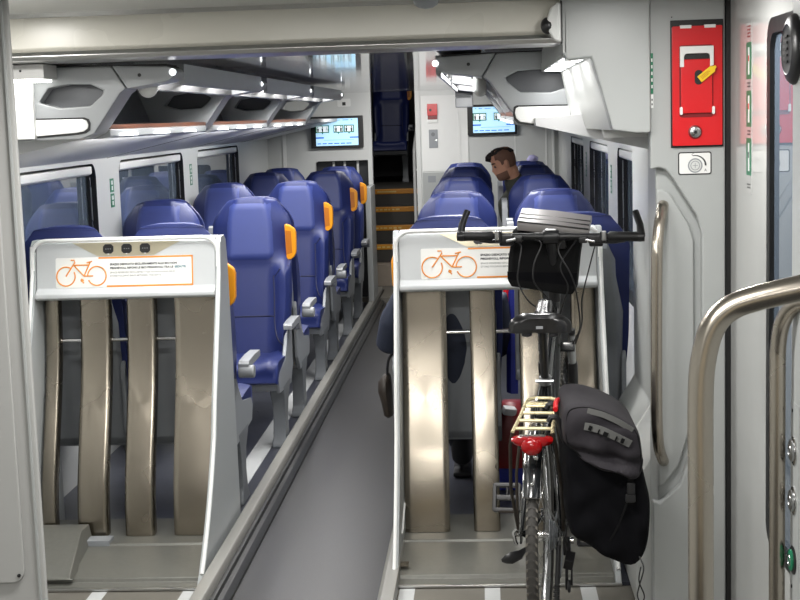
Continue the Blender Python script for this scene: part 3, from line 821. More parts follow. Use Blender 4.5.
# ------------------------------------------------------------------ bicycle stands
def bike_stand(label, x0, x1, slats, textured_left):
    root = thing('bicycle_stand', label, 'bicycle stand', ((x0 + x1) / 2, 5.25, 0), group='bicycle stands')
    W = x1 - x0
    # side panels
    front = [(4.857, .007), (4.905, .05), (4.96, .10), (5.04, .18), (5.114, .27), (5.19, .38), (5.25, .48), (5.30, .62), (5.36, .75), (5.42, .88), (5.47, 1.0), (5.505, 1.10), (5.515, 1.17), (5.525, 1.215), (5.55, 1.238)]
    rear = [(5.61, 1.238), (5.64, 1.22), (5.66, 1.13), (5.68, .70), (5.69, .02), (5.69, .007)]
    for xs, inner in ((x0, 1), (x1, -1)):
        p = MB().prism(front + rear, 'x', xs, xs + inner * .022)
        sp = p.build('side_panel', M['rackside'], root, bevel=.003)
        tr = MB().tube([(xs + inner * .008, y - .004, z) for y, z in front[1:-1]], .0075, 8)
        tr.build('edge_trim', M['trimwhite'], sp)
        if (inner < 0) == textured_left:
            xf = xs + inner * .0245
            MB().prism([(5.575, .67), (5.60, .67), (5.60, .07), (5.20, .07), (5.165, .115), (5.425, .19)], 'x', xf, xs + inner * .0215).build('inner_fold', M['rackside'], sp)
            MB().tube([(xf, 5.577, .67), (xf, 5.427, .19), (xf, 5.163, .115)], .0035, 6).build('fold_edge', M['trimwhite'], sp)
    # header: faces the camera
    zt = 1.238
    hd = MB().prism([(5.53, 1.225), (5.545, zt), (5.62, zt), (5.64, 1.20), (5.64, 1.0), (5.49, 1.0), (5.472, 1.010), (5.474, 1.026), (5.503, 1.046)], 'x', x0 + .023, x1 - .023)
    h = hd.build('header', M['rackhead'], root, bevel=.004)
    # rounded trim along the top edge
    path = [(x0 + .010, 5.505, 1.12)] + [(x, 5.512, z) for x, z in [(p[0], p[1]) for p in arc((x0 + .070, 1.179), .060, PI, PI / 2, 6)]] + [(x, 5.512, z) for x, z in arc((x1 - .070, 1.179), .060, PI / 2, 0, 6)] + [(x1 - .010, 5.505, 1.12)]
    MB().tube(path, .0085, 8).build('top_trim', M['trimwhite'], root)
    def fy(z): return 5.503 + (z - 1.046) * (5.53 - 5.503) / (1.225 - 1.046)
    def face(x, z, d=0): return (x0 + x, fy(z) - d, z)
    # champagne plate with three sockets (x measured from the left end)
    k = W / .74
    pl = [(.165 * k, 1.226), (.262 * k, 1.172), (.482 * k, 1.172), (.585 * k, 1.226)]
    vs = [face(x, z, .0015) for x, z in pl] + [face(x, z, -.003) for x, z in pl]
    sp = MB().add(vs, [(0, 1, 2, 3), (4, 5, 6, 7), (0, 1, 5, 4), (1, 2, 6, 5), (2, 3, 7, 6), (3, 0, 4, 7)]).build('socket_plate', M['sockplate'], root)
    for i in range(3):
        cx, cz = (.305 + i * .0715) * k, 1.200
        hexp = [(.021, .010), (.012, .0185), (-.012, .0185), (-.021, .010), (-.021, -.010), (-.012, -.0185), (.012, -.0185), (.021, -.010)]
        m = MB()
        vs = [face(cx + a, cz + b_, .005) for a, b_ in hexp] + [face(cx + a, cz + b_, 0) for a, b_ in hexp]
        m.add(vs, [list(range(8)), list(range(8, 16))] + [(q, (q + 1) % 8, 8 + (q + 1) % 8, 8 + q) for q in range(8)])
        so = m.build('power_socket', M['blackpl'], root)
        r = MB()
        for a in (-.009, 0, .009): r.ball(face(cx + a, cz, .005), .0022, 8, 6)
        r.build('socket_holes', M['arm'], so)
        r = MB().lathe([(.003, 0), (.003, -.003)], face(cx, cz - .0205, .002), 'y', 8); r.build('socket_lamp', M['sign'], so)
    # sign
    sx0, sx1, sz0, sz1 = .098 * k, .632 * k, 1.0485, 1.168
    def plate(rect, d, mat, name, par):
        a, b_, c, e = rect
        rr = rrect(a, b_, c, e, .006 if (b_ - a) > .1 and (e - c) > .05 else .0006, 3)
        vs = [face(x, z, d) for x, z in rr] + [face(x, z, d - .0008) for x, z in rr]; n = len(rr)
        return MB().add(vs, [list(range(n)), list(range(n, 2 * n))[::-1]] + [(q, (q + 1) % n, n + (q + 1) % n, n + q) for q in range(n)]).build(name, mat, par)
    sg = plate((sx0, sx1, sz0, sz1), .0012, M['sign'], 'information_sign', root)
    ob = MB()
    def bar(a, b_, c, e):
        vs = [face(a, c, .0019), face(b_, c, .0019), face(b_, e, .0019), face(a, e, .0019)] + [face(a, c, .0010), face(b_, c, .0010), face(b_, e, .0010), face(a, e, .0010)]
        ob.add(vs, [(0, 1, 2, 3), (4, 5, 6, 7), (0, 1, 5, 4), (1, 2, 6, 5), (2, 3, 7, 6), (3, 0, 4, 7)])
    bar(sx0 + .168 * k, sx1, sz1 - .0065, sz1); bar(sx0 + .198 * k, sx1, sz0, sz0 + .0065); bar(sx1 - .006, sx1, sz0, sz1)
    ob.build('orange_border', M['signorange'], sg)
    # bicycle pictogram
    pc = MB(); R = .036 * k
    def P3(x, z): return face(x, z, .0016)
    wl = (sx0 + .040 * k, 1.094); wr = (sx0 + .161 * k, 1.094)
    def stroke(pts, loop=False):
        pc.tube([P3(*p) for p in pts], .0029, 6, loop=loop)
    def circ(c, a0, a1, n=28): return [(c[0] + R * math.cos(a0 + (a1 - a0) * i / n), c[1] + R * math.sin(a0 + (a1 - a0) * i / n)) for i in range(n + 1)]
    stroke(circ(wl, .9, .9 + 2 * PI * .93)); stroke(circ(wr, -2.7, -2.7 + 2 * PI * .93))
    bx = (sx0 + .111 * k, 1.094); sd = (sx0 + .135 * k, 1.148); hd_ = (sx0 + .071 * k, 1.138)
    stroke([wl, (sx0 + .076 * k, 1.150), (sx0 + .073 * k, 1.158), (sx0 + .060 * k, 1.158)])
    stroke([hd_, (sx0 + .130 * k, 1.138)]); stroke([hd_, bx]); stroke([bx, sd]); stroke([bx, (sx0 + .146 * k, 1.094)])
    stroke([(sx0 + .122 * k, 1.147), (sx0 + .143 * k, 1.152)])
    stroke([(sx0 + .102 * k, 1.084), (sx0 + .099 * k, 1.078), (sx0 + .110 * k, 1.066)])
    pc.ball(P3(sx0 + .103 * k, 1.077), (.007, .0015, .007), 10, 6)
    pc.build('bicycle_pictogram', M['signorange'], sg)
    for j, (txt, z, sz, bold, mt) in enumerate([('SPAZIO DEDICATO ESCLUSIVAMENTE ALLE BICI NON', 1.1345, .0112, .0005, 'ink'), ('PIEGHEVOLI, RIPONI LE BICI PIEGHEVOLI TRA LE', 1.1195, .0112, .0005, 'ink'),
                                       ('SPACE RESERVED EXCLUSIVELY FOR NON-FOLDING BIKES.', 1.102, .0098, 0, 'ink'), ('STORE FOLDING BIKES BETWEEN THE SEATS.', 1.089, .0098, 0, 'ink')]):
        vs, fs = text_mesh(txt, sz, (0, 0, 0), bold=bold)
        wmax = max(v.x for v in vs); tgt = (.26 if j == 0 else .246 if j == 1 else .255 if j == 2 else .20) * k
        vs = [face(sx0 + .212 * k + v.x * tgt / wmax, z + v.z, .0021) for v in vs]
        MB().add(vs, fs).build('lettering', M[mt], sg)
        if j == 1:
            vs, fs = text_mesh('SEDUTE.', sz, (0, 0, 0), bold=bold); wm = max(v.x for v in vs)
            vs = [face(sx0 + .463 * k + v.x * .046 * k / wm, z + v.z, .0021) for v in vs]
            MB().add(vs, fs).build('lettering', M['inkteal'], sg)
    # slats: folded stainless channels, slightly leaning
    for a, b_ in slats:
        m = MB()
        rs = []
        for y, z in [(5.350, .0625), (5.357, .16), (5.378, .27), (5.420, .40), (5.464, .52), (5.506, .64), (5.538, .76), (5.556, .88), (5.566, 1.02)]:
            ring = [(a, y + .05, z)]
            hw = (b_ - a) / 2; xc = (a + b_) / 2; n_ = 12
            for i in range(n_ + 1):
                u_ = -1 + 2 * i / n_; x_ = xc + hw * (math.sin(u_ * PI / 2) * .25 + u_ * .75)
                e_ = max(0, (abs(x_ - xc) - (hw - .010)) / .010)
                ring.append((x_, y + .0022 * ((x_ - xc) / hw) ** 2 + .008 * (1 - math.sqrt(max(0, 1 - min(1, e_) ** 2))), z))
            ring.append((b_, y + .05, z)); rs.append(ring)
        m.rings(rs)
        m.build('slat', M['steel'], root, ang=45)
    # cross bar
    MB().tube([(x0 + .02, 5.585, .822), (x1 - .02, 5.585, .822)], .0085, 12).build('cross_bar', M['chrome'], root)
    # base tray
    m = MB().prism([(4.865, .006), (4.865, .012), (4.925, .016), (4.93, .030), (5.25, .052), (5.262, .060), (5.60, .0615), (5.60, .006)], 'x', x0 + .022, x1 - .022)
    m.build('base_tray', M['steelp'], root, bevel=.004)
    m = MB().box(x0 + .0, x1, 4.852, 4.866, .006, .016); m.build('front_lip', M['alu'], root, bevel=.003)
    return root

bike_stand('left stainless bicycle stand, empty, with a white sign and three sockets', -1.83, -1.055, [(-1.80, -1.742), (-1.655, -1.533), (-1.462, -1.345), (-1.265, -1.085)], True)
ws = MB()
xa, xb = -1.80, -1.60
vs = [(xa, 4.90, .034), (-1.545, 4.90, .034), (-1.585, 5.33, .034), (xa, 5.33, .034), (xa, 4.905, .04), (-1.562, 4.905, .04), (-1.60, 5.22, .125), (xa, 5.22, .125), (-1.60, 5.33, .12), (xa, 5.33, .12)]
fs = [(0, 1, 2, 3), (0, 4, 5, 1), (4, 7, 6, 5), (7, 9, 8, 6), (1, 5, 6, 8, 2), (3, 2, 8, 9), (0, 3, 9, 7, 4)]
ws.add(vs, fs)
st_l = [o for o in bpy.data.objects if o.name == 'bicycle_stand'][0]
ws.build('wheel_wedge', M['steelp'], st_l, bevel=.004)
ws2 = MB().box(-1.60, -1.50, 5.25, 5.32, .05, .075); ws2.build('wedge_foot', M['shell'], st_l, bevel=.003)
bike_stand('right stainless bicycle stand holding the parked black bicycle, white sign partly hidden', -.365, .46, [(-.34, -.163), (-.069, .035), (.128, .228), (.335, .432)], False)
MB().box(-.345, -.31, 4.98, 5.02, .045, .052).build('strike_plate', M['steel'], [o for o in bpy.data.objects if o.name == 'bicycle_stand.001'][0])
# ------------------------------------------------------------------ red emergency handle on the bulkhead
FY = 4.38
r = thing('emergency_door_release', 'red emergency handle box with white grip and yellow tag on the grey bulkhead', 'emergency handle', (.657, FY, 1.57))
m = MB()
m.box(.578, .738, FY - .004, FY - .0005, 1.568, 1.954)
m.build('frame', M['black'], r, bevel=.003)
m = MB().prism(rrect(.582, .733, 1.574, 1.935, .004, 3), 'y', FY - .016, FY - .004); m.build('red_cover', M['red'], r, bevel=.003)
for x in (.606, .679): MB().box(x, x + .034, FY - .018, FY - .004, 1.928, 1.938).build('hinge', M['white'], r, bevel=.001)
# dark red plate painted as the pocket's shadow behind the flap
MB().prism(rrect(.603, .705, 1.66, 1.878, .008, 4), 'y', FY - .0175, FY - .0155).build('pocket_shade', M['reddk'], r)
u = [(.604, 1.874), (.705, 1.874), (.705, 1.815), (.694, 1.812), (.694, 1.842)] + arc((.684, 1.842), .010, 0, PI / 2, 4) + arc((.626, 1.842), .010, PI / 2, PI, 4) + [(.616, 1.812), (.604, 1.812)]
MB().prism(u, 'y', FY - .030, FY - .017).build('grip', M['white'], r, bevel=.002)
MB().prism(rrect(.615, .695, 1.835, 1.852, .004, 3), 'y', FY - .0185, FY - .0170).build('grip_hollow', M['black'], r)
fl = MB().prism(rrect(.607, .702, 1.672, 1.835, .006, 4), 'y', FY - .026, FY - .017).build('flap', M['red'], r, bevel=.003)
MB().prism(rrect(.648, .672, 1.758, 1.802, .011, 5), 'y', FY - .0265, FY - .0255).build('finger_hole', M['black'], r)
for x in (.603, .700): MB().prism(rrect(x, x + .008, 1.668, 1.692, .004, 4), 'y', FY - .029, FY - .017).build('hinge_pin', M['white'], r)
import mathutils
def rot2(pts, c, a): return [(c[0] + x * math.cos(a) - z * math.sin(a), c[1] + x * math.sin(a) + z * math.cos(a)) for x, z in pts]
tg = rot2([(-.029, -.011), (.022, -.011), (.027, -.005), (.034, -.004), (.034, .004), (.027, .005), (.022, .011), (-.029, .011)], (.684, 1.791), .66)
yt = MB().prism(tg, 'y', FY - .0345, FY - .0305).build('yellow_tag', M['yellow'], r, bevel=.001)
m = MB()
for k, ln in ((.0035, .03), (-.0005, .034), (-.0045, .026)):
    m.prism(rot2([(-.022, k), (-.022 + ln, k), (-.022 + ln, k + .0014), (-.022, k + .0014)], (.684, 1.791), .66), 'y', FY - .0352, FY - .0343)
m.build('tag_print', M['orangedk'], yt)
lk = MB().lathe([(.021, FY - .0158), (.021, FY - .019), (.017, FY - .021)], (.650, 0, 1.615), 'y', 24).build('lock_collar', M['reddk'], r)
MB().lathe([(.0165, FY - .0205), (.0165, FY - .024), (.0145, FY - .0255)], (.650, 0, 1.615), 'y', 24).build('square_key_lock', M['silver'], lk)
m = MB().box(.6455, .6545, FY - .0265, FY - .0253, 1.6105, 1.6195); m.build('key_slot', M['blackpl'], lk)
MB().lathe([(.002, FY - .0004), (.002, FY - .002)], (.583, 0, 1.964), 'y', 8).build('pin_hole', M['black'], r)
# instruction sticker
s = thing('instruction_sticker', 'small white sticker with a grey dial and turning arrow below the red handle', 'sticker', (.651, FY, 1.484))
MB().prism(rrect(.600, .702, 1.484, 1.554, .007, 4), 'y', FY - .0012, FY - .0003).build('border', M['blackpl'], s)
MB().prism(rrect(.6035, .6985, 1.4875, 1.5505, .005, 4), 'y', FY - .0018, FY - .0011).build('face', M['white'], s)
MB().lathe([(.0225, FY - .0017), (.0225, FY - .0024)], (.652, 0, 1.512), 'y', 28).build('dial_ring', M['shell'], s)
MB().lathe([(.0185, FY - .0023), (.0185, FY - .0029)], (.652, 0, 1.512), 'y', 28).build('dial', M['wall'], s)
m = MB().torus((.652, FY - .003, 1.512), .0135, .0011, 'y', 28, 6)
m.box(.644, .660, FY - .0036, FY - .0028, 1.5112, 1.5128); m.box(.6512, .6528, FY - .0036, FY - .0028, 1.504, 1.520); m.build('dial_mark', M['shell'], s)
ap = [(.651 + .033 * math.cos(a), FY - .0021, 1.512 + .031 * math.sin(a)) for a in [1.75 - 1.75 * i / 12 for i in range(13)]]
m = MB().tube(ap, [.0012 + .0016 * i / 12 for i in range(13)], 6); m.build('arrow', M['ink'], s)
for txt, x, z in (('C', .641, 1.5415), ('A', .6795, 1.4935)):
    vs, fs = text_mesh(txt, .012, (x, FY - .0022, z)); MB().add(vs, fs).build('letter', M['ink'], s)
# small green strip sticker on the bulkhead's left edge
s = thing('safety_sticker', 'thin green strip sticker on the left edge of the grey bulkhead', 'sticker', (.522, FY, 1.70))
MB().box(.518, .526, FY - .0012, FY - .0003, 1.735, 1.858).build('green_strip', M['green'], s)
MB().box(.518, .526, FY - .0012, FY - .0003, 1.692, 1.733).build('white_strip', M['white'], s)
m = MB()
for i in range(5): m.box(.5200, .5240, FY - .0016, FY - .0012, 1.752 + i * .02, 1.762 + i * .02)
m.build('pictogram', M['white'], s)
m = MB()
for i in range(2): m.box(.5200, .5240, FY - .0016, FY - .0012, 1.70 + i * .014, 1.706 + i * .014)
m.build('lettering', M['ink'], s)
# vertical grab bar in the recess
g = smooth_path([(.556, 4.40, 1.392), (.549, 4.375, 1.376), (.535, 4.33, 1.335), (.5245, 4.30, 1.27), (.522, 4.295, 1.20), (.520, 4.295, 1.0), (.519, 4.295, .78), (.521, 4.30, .70), (.530, 4.335, .635), (.545, 4.375, .59), (.552, 4.40, .575)], 8)
o = MB().tube(g, .0175, 18).build('grab_bar', M['tubest'], label='upright brushed steel grab bar bowed out of the grey bulkhead recess')
tag(o, 'upright brushed steel grab bar bowed out of the grey bulkhead recess', 'grab bar')
# big handrails near the camera
g = smooth_path([(.304, 2.0, 0), (.304, 2.0, .3), (.304, 2.0, .8), (.304, 2.0, 1.15), (.3045, 2.0, 1.28), (.309, 1.999, 1.335), (.321, 1.997, 1.378), (.343, 1.993, 1.404), (.38, 1.985, 1.420), (.47, 1.965, 1.443), (.62, 1.93, 1.484), (.77, 1.90, 1.524)], 8)
t = thing('handrail', 'thick brushed steel handrail nearest the camera, bending up to the right', 'handrail', (.304, 2.0, 0))
MB().tube(g, .0185, 22).build('rail_tube', M['tubest'], t)
MB().lathe([(.045, 0.0), (.045, .006), (.022, .012), (.022, .02)], (.304, 2.0, 0), 'z', 24).build('floor_flange', M['tubest'], t)
MB().lathe([(.0185, .775), (.042, .78), (.042, .7895)], (0, 1.899, 1.526), 'x', 24).build('wall_flange', M['tubest'], t)
g = smooth_path([(.620, 3.0, 0), (.620, 3.0, .4), (.620, 3.0, .9), (.620, 3.0, 1.12), (.6205, 2.997, 1.18), (.625, 2.985, 1.225), (.635, 2.96, 1.26), (.648, 2.93, 1.28), (.665, 2.90, 1.288)], 8)
t = thing('handrail', 'second steel handrail curving into the door post with round buttons', 'handrail', (.62, 3.0, 0))
MB().tube(g, .0172, 20).build('rail_tube', M['tubest'], t)
MB().lathe([(.04, 0.0), (.04, .006), (.02, .012)], (.62, 3.0, 0), 'z', 24).build('floor_flange', M['tubest'], t)
# round black speaker / mirror knob on the post
t = thing('door_loudspeaker', 'round black domed loudspeaker high on the grey door post at upper right', 'loudspeaker', (.65, 2.985, 1.80))
MB().lathe([(.073, .6495), (.073, .645), (.066, .637), (.052, .632), (.050, .6335), (.030, .631), (.004, .630)], (0, 2.985, 1.803), 'x', 36).build('bezel', M['blackpl'], t, ang=50)
m = MB()
for i in range(5): m.box(.6285, .6315, 2.965, 3.005, 1.775 + i * .013, 1.780 + i * .013)
m.build('grille_slots', M['black'], t)
# door buttons
def button(name, lab, z, col, glow=False):
    t = thing(name, lab, 'button', (.65, 2.972, z))
    MB().lathe([(.031, .6495), (.031, .647), (.025, .645)], (0, 2.972, z), 'x', 30).build('bezel', M['chrome'] if not glow else M['blackpl'], t)
    MB().lathe([(.0235, .646), (.0235, .642), (.019, .640), (.004, .640)], (0, 2.972, z), 'x', 30).build('push_cap', M[col], t)
    m = MB().torus((.640, 2.972, z), .012, .0015, 'x', 20, 6); m.build('cap_ring', M['silver'], t)
button('door_key_switch', 'silver round key switch, upper one on the door post at right edge', .955, 'silver')
button('door_key_switch', 'silver round key switch directly above the green door button', .845, 'silver')
button('door_button', 'round door button with a greenish cap low on the door post', .713, 'green', True)
p = thing('button_plate', 'thin grey cover plate with two screws behind the door buttons', 'plate', (.65, 2.97, .62))
MB().box(.6492, .6499, 2.925, 3.003, .62, 1.06).build('plate', M['wallgrey'], p)
m = MB()
for z in (.65, 1.04): m.lathe([(.004, .6492), (.004, .6475)], (0, 2.985, z), 'x', 10)
m.build('screw', M['blackpl'], p)
# safety label strip on the door leaf
s = thing('safety_label', 'tall white label strip with three green safety pictograms on the pale door leaf', 'label', (.76, 4.07, 1.44))
yl0, yl1 = 4.035, 4.115
MB().box(.7588, .7597, yl0, yl1, 1.44, 1.925).build('backing', M['leaf'], s)
for i, (za, zb) in enumerate([(1.765, 1.868), (1.63, 1.732), (1.492, 1.598)]):
    gr = MB().box(.7583, .7589, yl0 + .004, yl1 - .004, za, zb).build('green_field', M['green'], s)
    m = MB().box(.7579, .7584, yl0 + .03, yl1 - .03, za + .012, zb - .014); m.build('pictogram', M['white'], gr)
    m = MB().box(.7575, .758, yl0 + .033, yl1 - .033, za + .05, za + .066); m.build('pictogram_accent', M['red'] if i < 2 else M['ink'], gr)
for z, n_, mt in ((1.882, 4, 'reddk'), (1.742, 2, 'ink'), (1.607, 2, 'ink'), (1.455, 2, 'ink')):
    m = MB()
    for i in range(n_):
        m.box(.7583, .7589, yl0 + .018, yl1 - .018, z + i * .0095, z + i * .0095 + .004)
    m.build('lettering', M[mt], s)
# ------------------------------------------------------------------ end wall fittings
def screen(lab, x0, x1, z0, z1, icons):
    t = thing('information_screen', lab, 'screen', ((x0 + x1) / 2, EW, z0), group=None)
    MB().box(x0, x1, EW - .05, EW - .0005, z0, z1).build('bezel', M['black'], t, bevel=.004)
    a, b_, c, e = x0 + .045, x1 - .045, z0 + .022, z1 - .022
    if len(icons) == 2: a, b_ = x0 + .05, x1 - .02
    p = MB().box(a, b_, EW - .0525, EW - .049, c, e).build('display', M['scr'], t)
    W = b_ - a; H = e - c
    y = EW - .0530
    m = MB()
    for fx, n_ in icons:
        w = .062 * n_ / 2 + .028; zc = c + H * .62
        xa = a + W * fx
        m = MB().box(xa, xa + w, y, y + .0006, zc - .034, zc + .034)
        m.prism([(xa + w / 2 - .008, zc - .034), (xa + w / 2 + .008, zc - .034), (xa + w / 2, zc - .048)], 'y', y, y + .0006)
        m.build('green_pictogram', M['scrg'], p)
    for fx, n_ in icons:
        w = .062 * n_ / 2 + .028; zc = c + H * .62; xa = a + W * fx
        m = MB(); q = MB()
        m.box(xa + .009, xa + w - .009, y - .0006, y, zc - .025, zc + .025)
        for i in range(n_):
            xc = xa + w * (i + .5) / n_
            if i < 2:
                q.prism([(xc - .009, zc + .008), (xc + .009, zc + .008), (xc + .006, zc - .024), (xc - .006, zc - .024)], 'y', y - .0012, y - .0006)
                q.lathe([(.006, y - .0006), (.006, y - .0012)], (xc, 0, zc + .017), 'y', 10)
            else:
                q.torus((xc, y - .0009, zc - .008), .010, .0022, 'y', 16, 5, flat=.0004)
                q.box(xc - .003, xc + .002, y - .0012, y - .0006, zc - .004, zc + .02)
        m.build('white_field', M['scrw'], p); q.build('figure_pictogram', M['ink'], p)
    m = MB()
    m.box(a, a + W * .19, y, y + .0006, c + H * .27, c + H * .33); m.box(b_ - W * .2, b_, y, y + .0006, c + H * .27, c + H * .32)
    m.build('blue_band', M['scrb'], p)
    m = MB(); random.seed(5)
    m.box(a + W * .18, b_ - W * .1, y, y + .0006, c + H * .20, c + H * .212)
    m.build('progress_line', M['scrb'], p); m = MB()
    x = a + .01
    while x < b_ - .05:
        L = random.uniform(.01, .05); m.box(x, x + L, y, y + .0006, c + H * .06, c + H * .10); x += L + .012
    m.build('text_line', M['scrb'], p); m = MB()
    x = a + .02
    while x < b_ - .05:
        L = random.uniform(.01, .06); m.box(x, x + L, y, y + .0006, c + H * .93, c + H * .955); x += L + .02
    m.build('text_line', M['scrb'], p)
screen('lit passenger information screen left of the stairwell showing three green pictograms', -1.544, -1.072, 1.427, 1.712, [(.0, 3), (.42, 2), (.67, 2)])
screen('lit information screen on the right, partly behind the right luggage rack', -.132, .309, 1.502, 1.774, [(.0, 3), (.5, 2)])
t = thing('emergency_alarm', 'small red alarm box with white slot on the far white cabinet', 'alarm', (-.447, EW, 1.59))
MB().prism(rrect(-.491, -.40, 1.69, 1.795, .004, 3), 'y', EW - .03, EW - .0005).build('red_cover', M['red'], t, bevel=.003)
MB().box(-.488, -.402, EW - .02, EW - .0005, 1.655, 1.69).build('pull_bar', M['reddk'], t)
MB().box(-.488, -.402, EW - .024, EW - .0005, 1.625, 1.655).build('slot_cover', M['white'], t, bevel=.002)
MB().lathe([(.012, EW - .0295), (.012, EW - .032)], (-.462, 0, 1.74), 'y', 16).build('keyhole', M['black'], t)
t = thing('red_sticker', 'small square pink and red pictogram sticker right of the red alarm box', 'sticker', (-.31, EW, 1.725))
MB().prism(rrect(-.336, -.286, 1.728, 1.79, .006, 3), 'y', EW - .002, EW - .0004).build('field', M['red'], t)
m = MB().torus((-.311, EW - .0022, 1.759), .016, .003, 'y', 18, 5, flat=.0004); m.box(-.326, -.296, EW - .0026, EW - .002, 1.757, 1.761); m.build('pictogram', M['white'], t)
t = thing('intercom', 'narrow grey intercom panel with round speaker under the red alarm box', 'intercom', (-.447, EW, 1.38))
MB().prism(rrect(-.482, -.402, 1.40, 1.565, .004, 3), 'y', EW - .012, EW - .0005).build('panel', M['shell'], t, bevel=.002)
MB().lathe([(.018, EW - .0125), (.018, EW - .014)], (-.444, 0, 1.522), 'y', 18).build('speaker', M['legm'], t)
MB().lathe([(.005, EW - .0125), (.005, EW - .014)], (-.416, 0, 1.47), 'y', 10).build('indicator', M['lamp'], t)
for z, lab in ((1.715, 'upper white card with small dark symbol at the far cabinet\'s right edge'), (1.60, 'lower small white card with dark symbol at the far cabinet\'s right edge')):
    t = thing('notice_card', lab, 'notice', (-.235, EW, z))
    MB().prism(rrect(-.262, -.212, z, z + .055 + (.02 if z > 1.7 else 0), .004, 3), 'y', EW - .002, EW - .0004).build('card', M['white'], t)
    m = MB().lathe([(.011, EW - .002), (.011, EW - .0026)], (-.236, 0, z + .035), 'y', 12); m.build('symbol', M['ink'], t)
# cabinet door seam on the end wall
cb = thing('wall_cabinet_door', 'white cabinet door with the red alarm box beside the stairwell', 'cabinet', (-.38, EW, .2))
MB().box(-.548, -.212, EW - .0045, EW - .0003, 1.19, 1.868).build('upper_panel', M['white'], cb, bevel=.002)
MB().box(-.548, -.212, EW - .0045, EW - .0003, .2, 1.18).build('lower_panel', M['wallgrey'], cb, bevel=.002)
MB().box(-.50, -.43, EW - .006, EW - .0044, 1.09, 1.15).build('latch', M['shell'], cb)
t = thing('stair_handrail', 'white painted handrail at the right of the stairwell', 'handrail', (-.62, 13.2, 0))
MB().tube(smooth_path([(-.645, 13.2, .05), (-.645, 13.2, .7), (-.644, 13.2, 1.28), (-.638, 13.24, 1.42), (-.62, 13.4, 1.58), (-.60, 13.9, 1.9), (-.58, 14.8, 2.3)], 6), .016, 10).build('rail_tube', M['trimwhite'], t)
MB().tube([(-.645, 13.2, 1.19), (-.57, 13.2, 1.19)], .009, 8).build('support_arm', M['trimwhite'], t)
# small dark sensor high on the end wall
o = thing('wall_sensor', 'tiny black square sensor above the left information screen', 'sensor', (-1.24, EW, 1.80))
MB().box(-1.255, -1.225, EW - .012, EW - .0005, 1.805, 1.835).build('sensor', M['black'], o, bevel=.002)
MB().prism(rrect(-1.30, -1.18, 1.795, 1.865, .01, 3), 'y', EW - .003, EW - .0004).build('plate', M['white'], o)
# window pillar stickers
def pstick(lab, x, out, y, z0, z1, k):
    s = thing('pillar_sticker', lab, 'sticker', (x, y, z0))
    h_ = (z1 - z0 - .008) / 2; f = -out
    for j in range(2):
        za = z0 + j * (h_ + .008)
        gr = MB().box(min(x, x + f * .0015) + f * .0003, max(x, x + f * .0015) + f * .0003, y, y + .072, za, za + h_).build('green_field', M['green'], s)
        m = MB()
        m.box(min(x + f * .0016, x + f * .0024), max(x + f * .0016, x + f * .0024), y + .018, y + .054, za + h_ * .55, za + h_ * .85)
        m.box(min(x + f * .0016, x + f * .0024), max(x + f * .0016, x + f * .0024), y + .024, y + .05, za + h_ * .15, za + h_ * .45)
        m.build('pictogram', M['white'], gr)
pstick('two stacked green pictogram stickers on the nearest left window pillar', LX, -1, 7.235, 1.265, 1.415, 0)
pstick('two stacked green pictogram stickers on the second left window pillar', LX, -1, 9.25, 1.28, 1.42, 0)
pstick('green pictogram stickers on the right window pillar nearest the camera', RX, 1, 7.50, 1.25, 1.40, 0)
pstick('green pictogram stickers on the right window pillar farther back', RX, 1, 9.30, 1.26, 1.42, 0)
# ------------------------------------------------------------------ bicycle (x right, y forward, z up; rear hub above the origin)
BX, BY, BR = .156, 4.35, -.12
bk = thing('bicycle', 'black trekking bicycle parked in the right stand, rear tyre towards the camera', 'bicycle', (BX, BY, 0), BR)
HR, HF = Vector((0, 0, .354)), Vector((0, 1.07, .414))
TR = .330
def wheel(c, rear):
    m = MB().torus(c, TR, .0185, 'x', 72, 12)
    for i in range(84):                                    # chevron tread and shoulder knobs
        a = 2 * PI * i / 84
        for sg in (-1, 1):
            for (xx, rr_, sz, mi, da) in ((.0055, TR + .0175, (.010, .006, .004), 0, 0), (.0145, TR + .0115, (.006, .009, .005), 1, .02)):
                aa = a + da
                p = Vector(c) + Vector((sg * xx, math.cos(aa) * rr_, math.sin(aa) * rr_))
                from mathutils import Euler
                Rm = Matrix.Rotation(aa, 3, 'X') @ Matrix.Rotation(sg * .6, 3, 'Y').to_3x3() if False else Matrix.Rotation(aa, 3, 'X')
                h = (sz[0] / 2, sz[2] / 2, sz[1] / 2)
                vs = [p + Rm @ Vector((x * h[0], y * h[1], z * h[2] + x * sg * h[2] * .7)) for x in (-1, 1) for y in (-1, 1) for z in (-1, 1)]
                m.add(vs, [(0, 1, 3, 2), (4, 6, 7, 5), (0, 4, 5, 1), (2, 3, 7, 6), (0, 2, 6, 4), (1, 5, 7, 3)], mi)
    ty = m.build('rear_tyre' if rear else 'front_tyre', [M['tyre'], M['tyreside']], bk)
    MB().torus(c, .306, .011, 'x', 64, 8, flat=.0115).build('rim', M['silver'], ty)
    s = MB()
    for i in range(32):
        a = 2 * PI * i / 32; sg = 1 if i % 2 else -1
        b_ = a + (.35 if (i // 2) % 2 else -.35)
        s.tube([Vector(c) + Vector((sg * .028, .022 * math.cos(b_), .022 * math.sin(b_))), Vector(c) + Vector((0, .30 * math.cos(a), .30 * math.sin(a)))], .001, 5)
    s.build('spokes', M['silver'], ty)
    MB().lathe([(.006, -.062), (.012, -.05), (.026, -.031), (.026, -.027), (.013, -.022), (.013, .022), (.026, .027), (.026, .031), (.012, .045), (.006, .058)], c, 'x', 18).build('hub', M['chrome'], ty)
wheel(HR, True); wheel(HF, False)
BB = Vector((0, .45, .29)); ST = Vector((0, .285, .80)); HT = Vector((0, .80, 1.0)); HB = Vector((0, .852, .845))
f = MB()
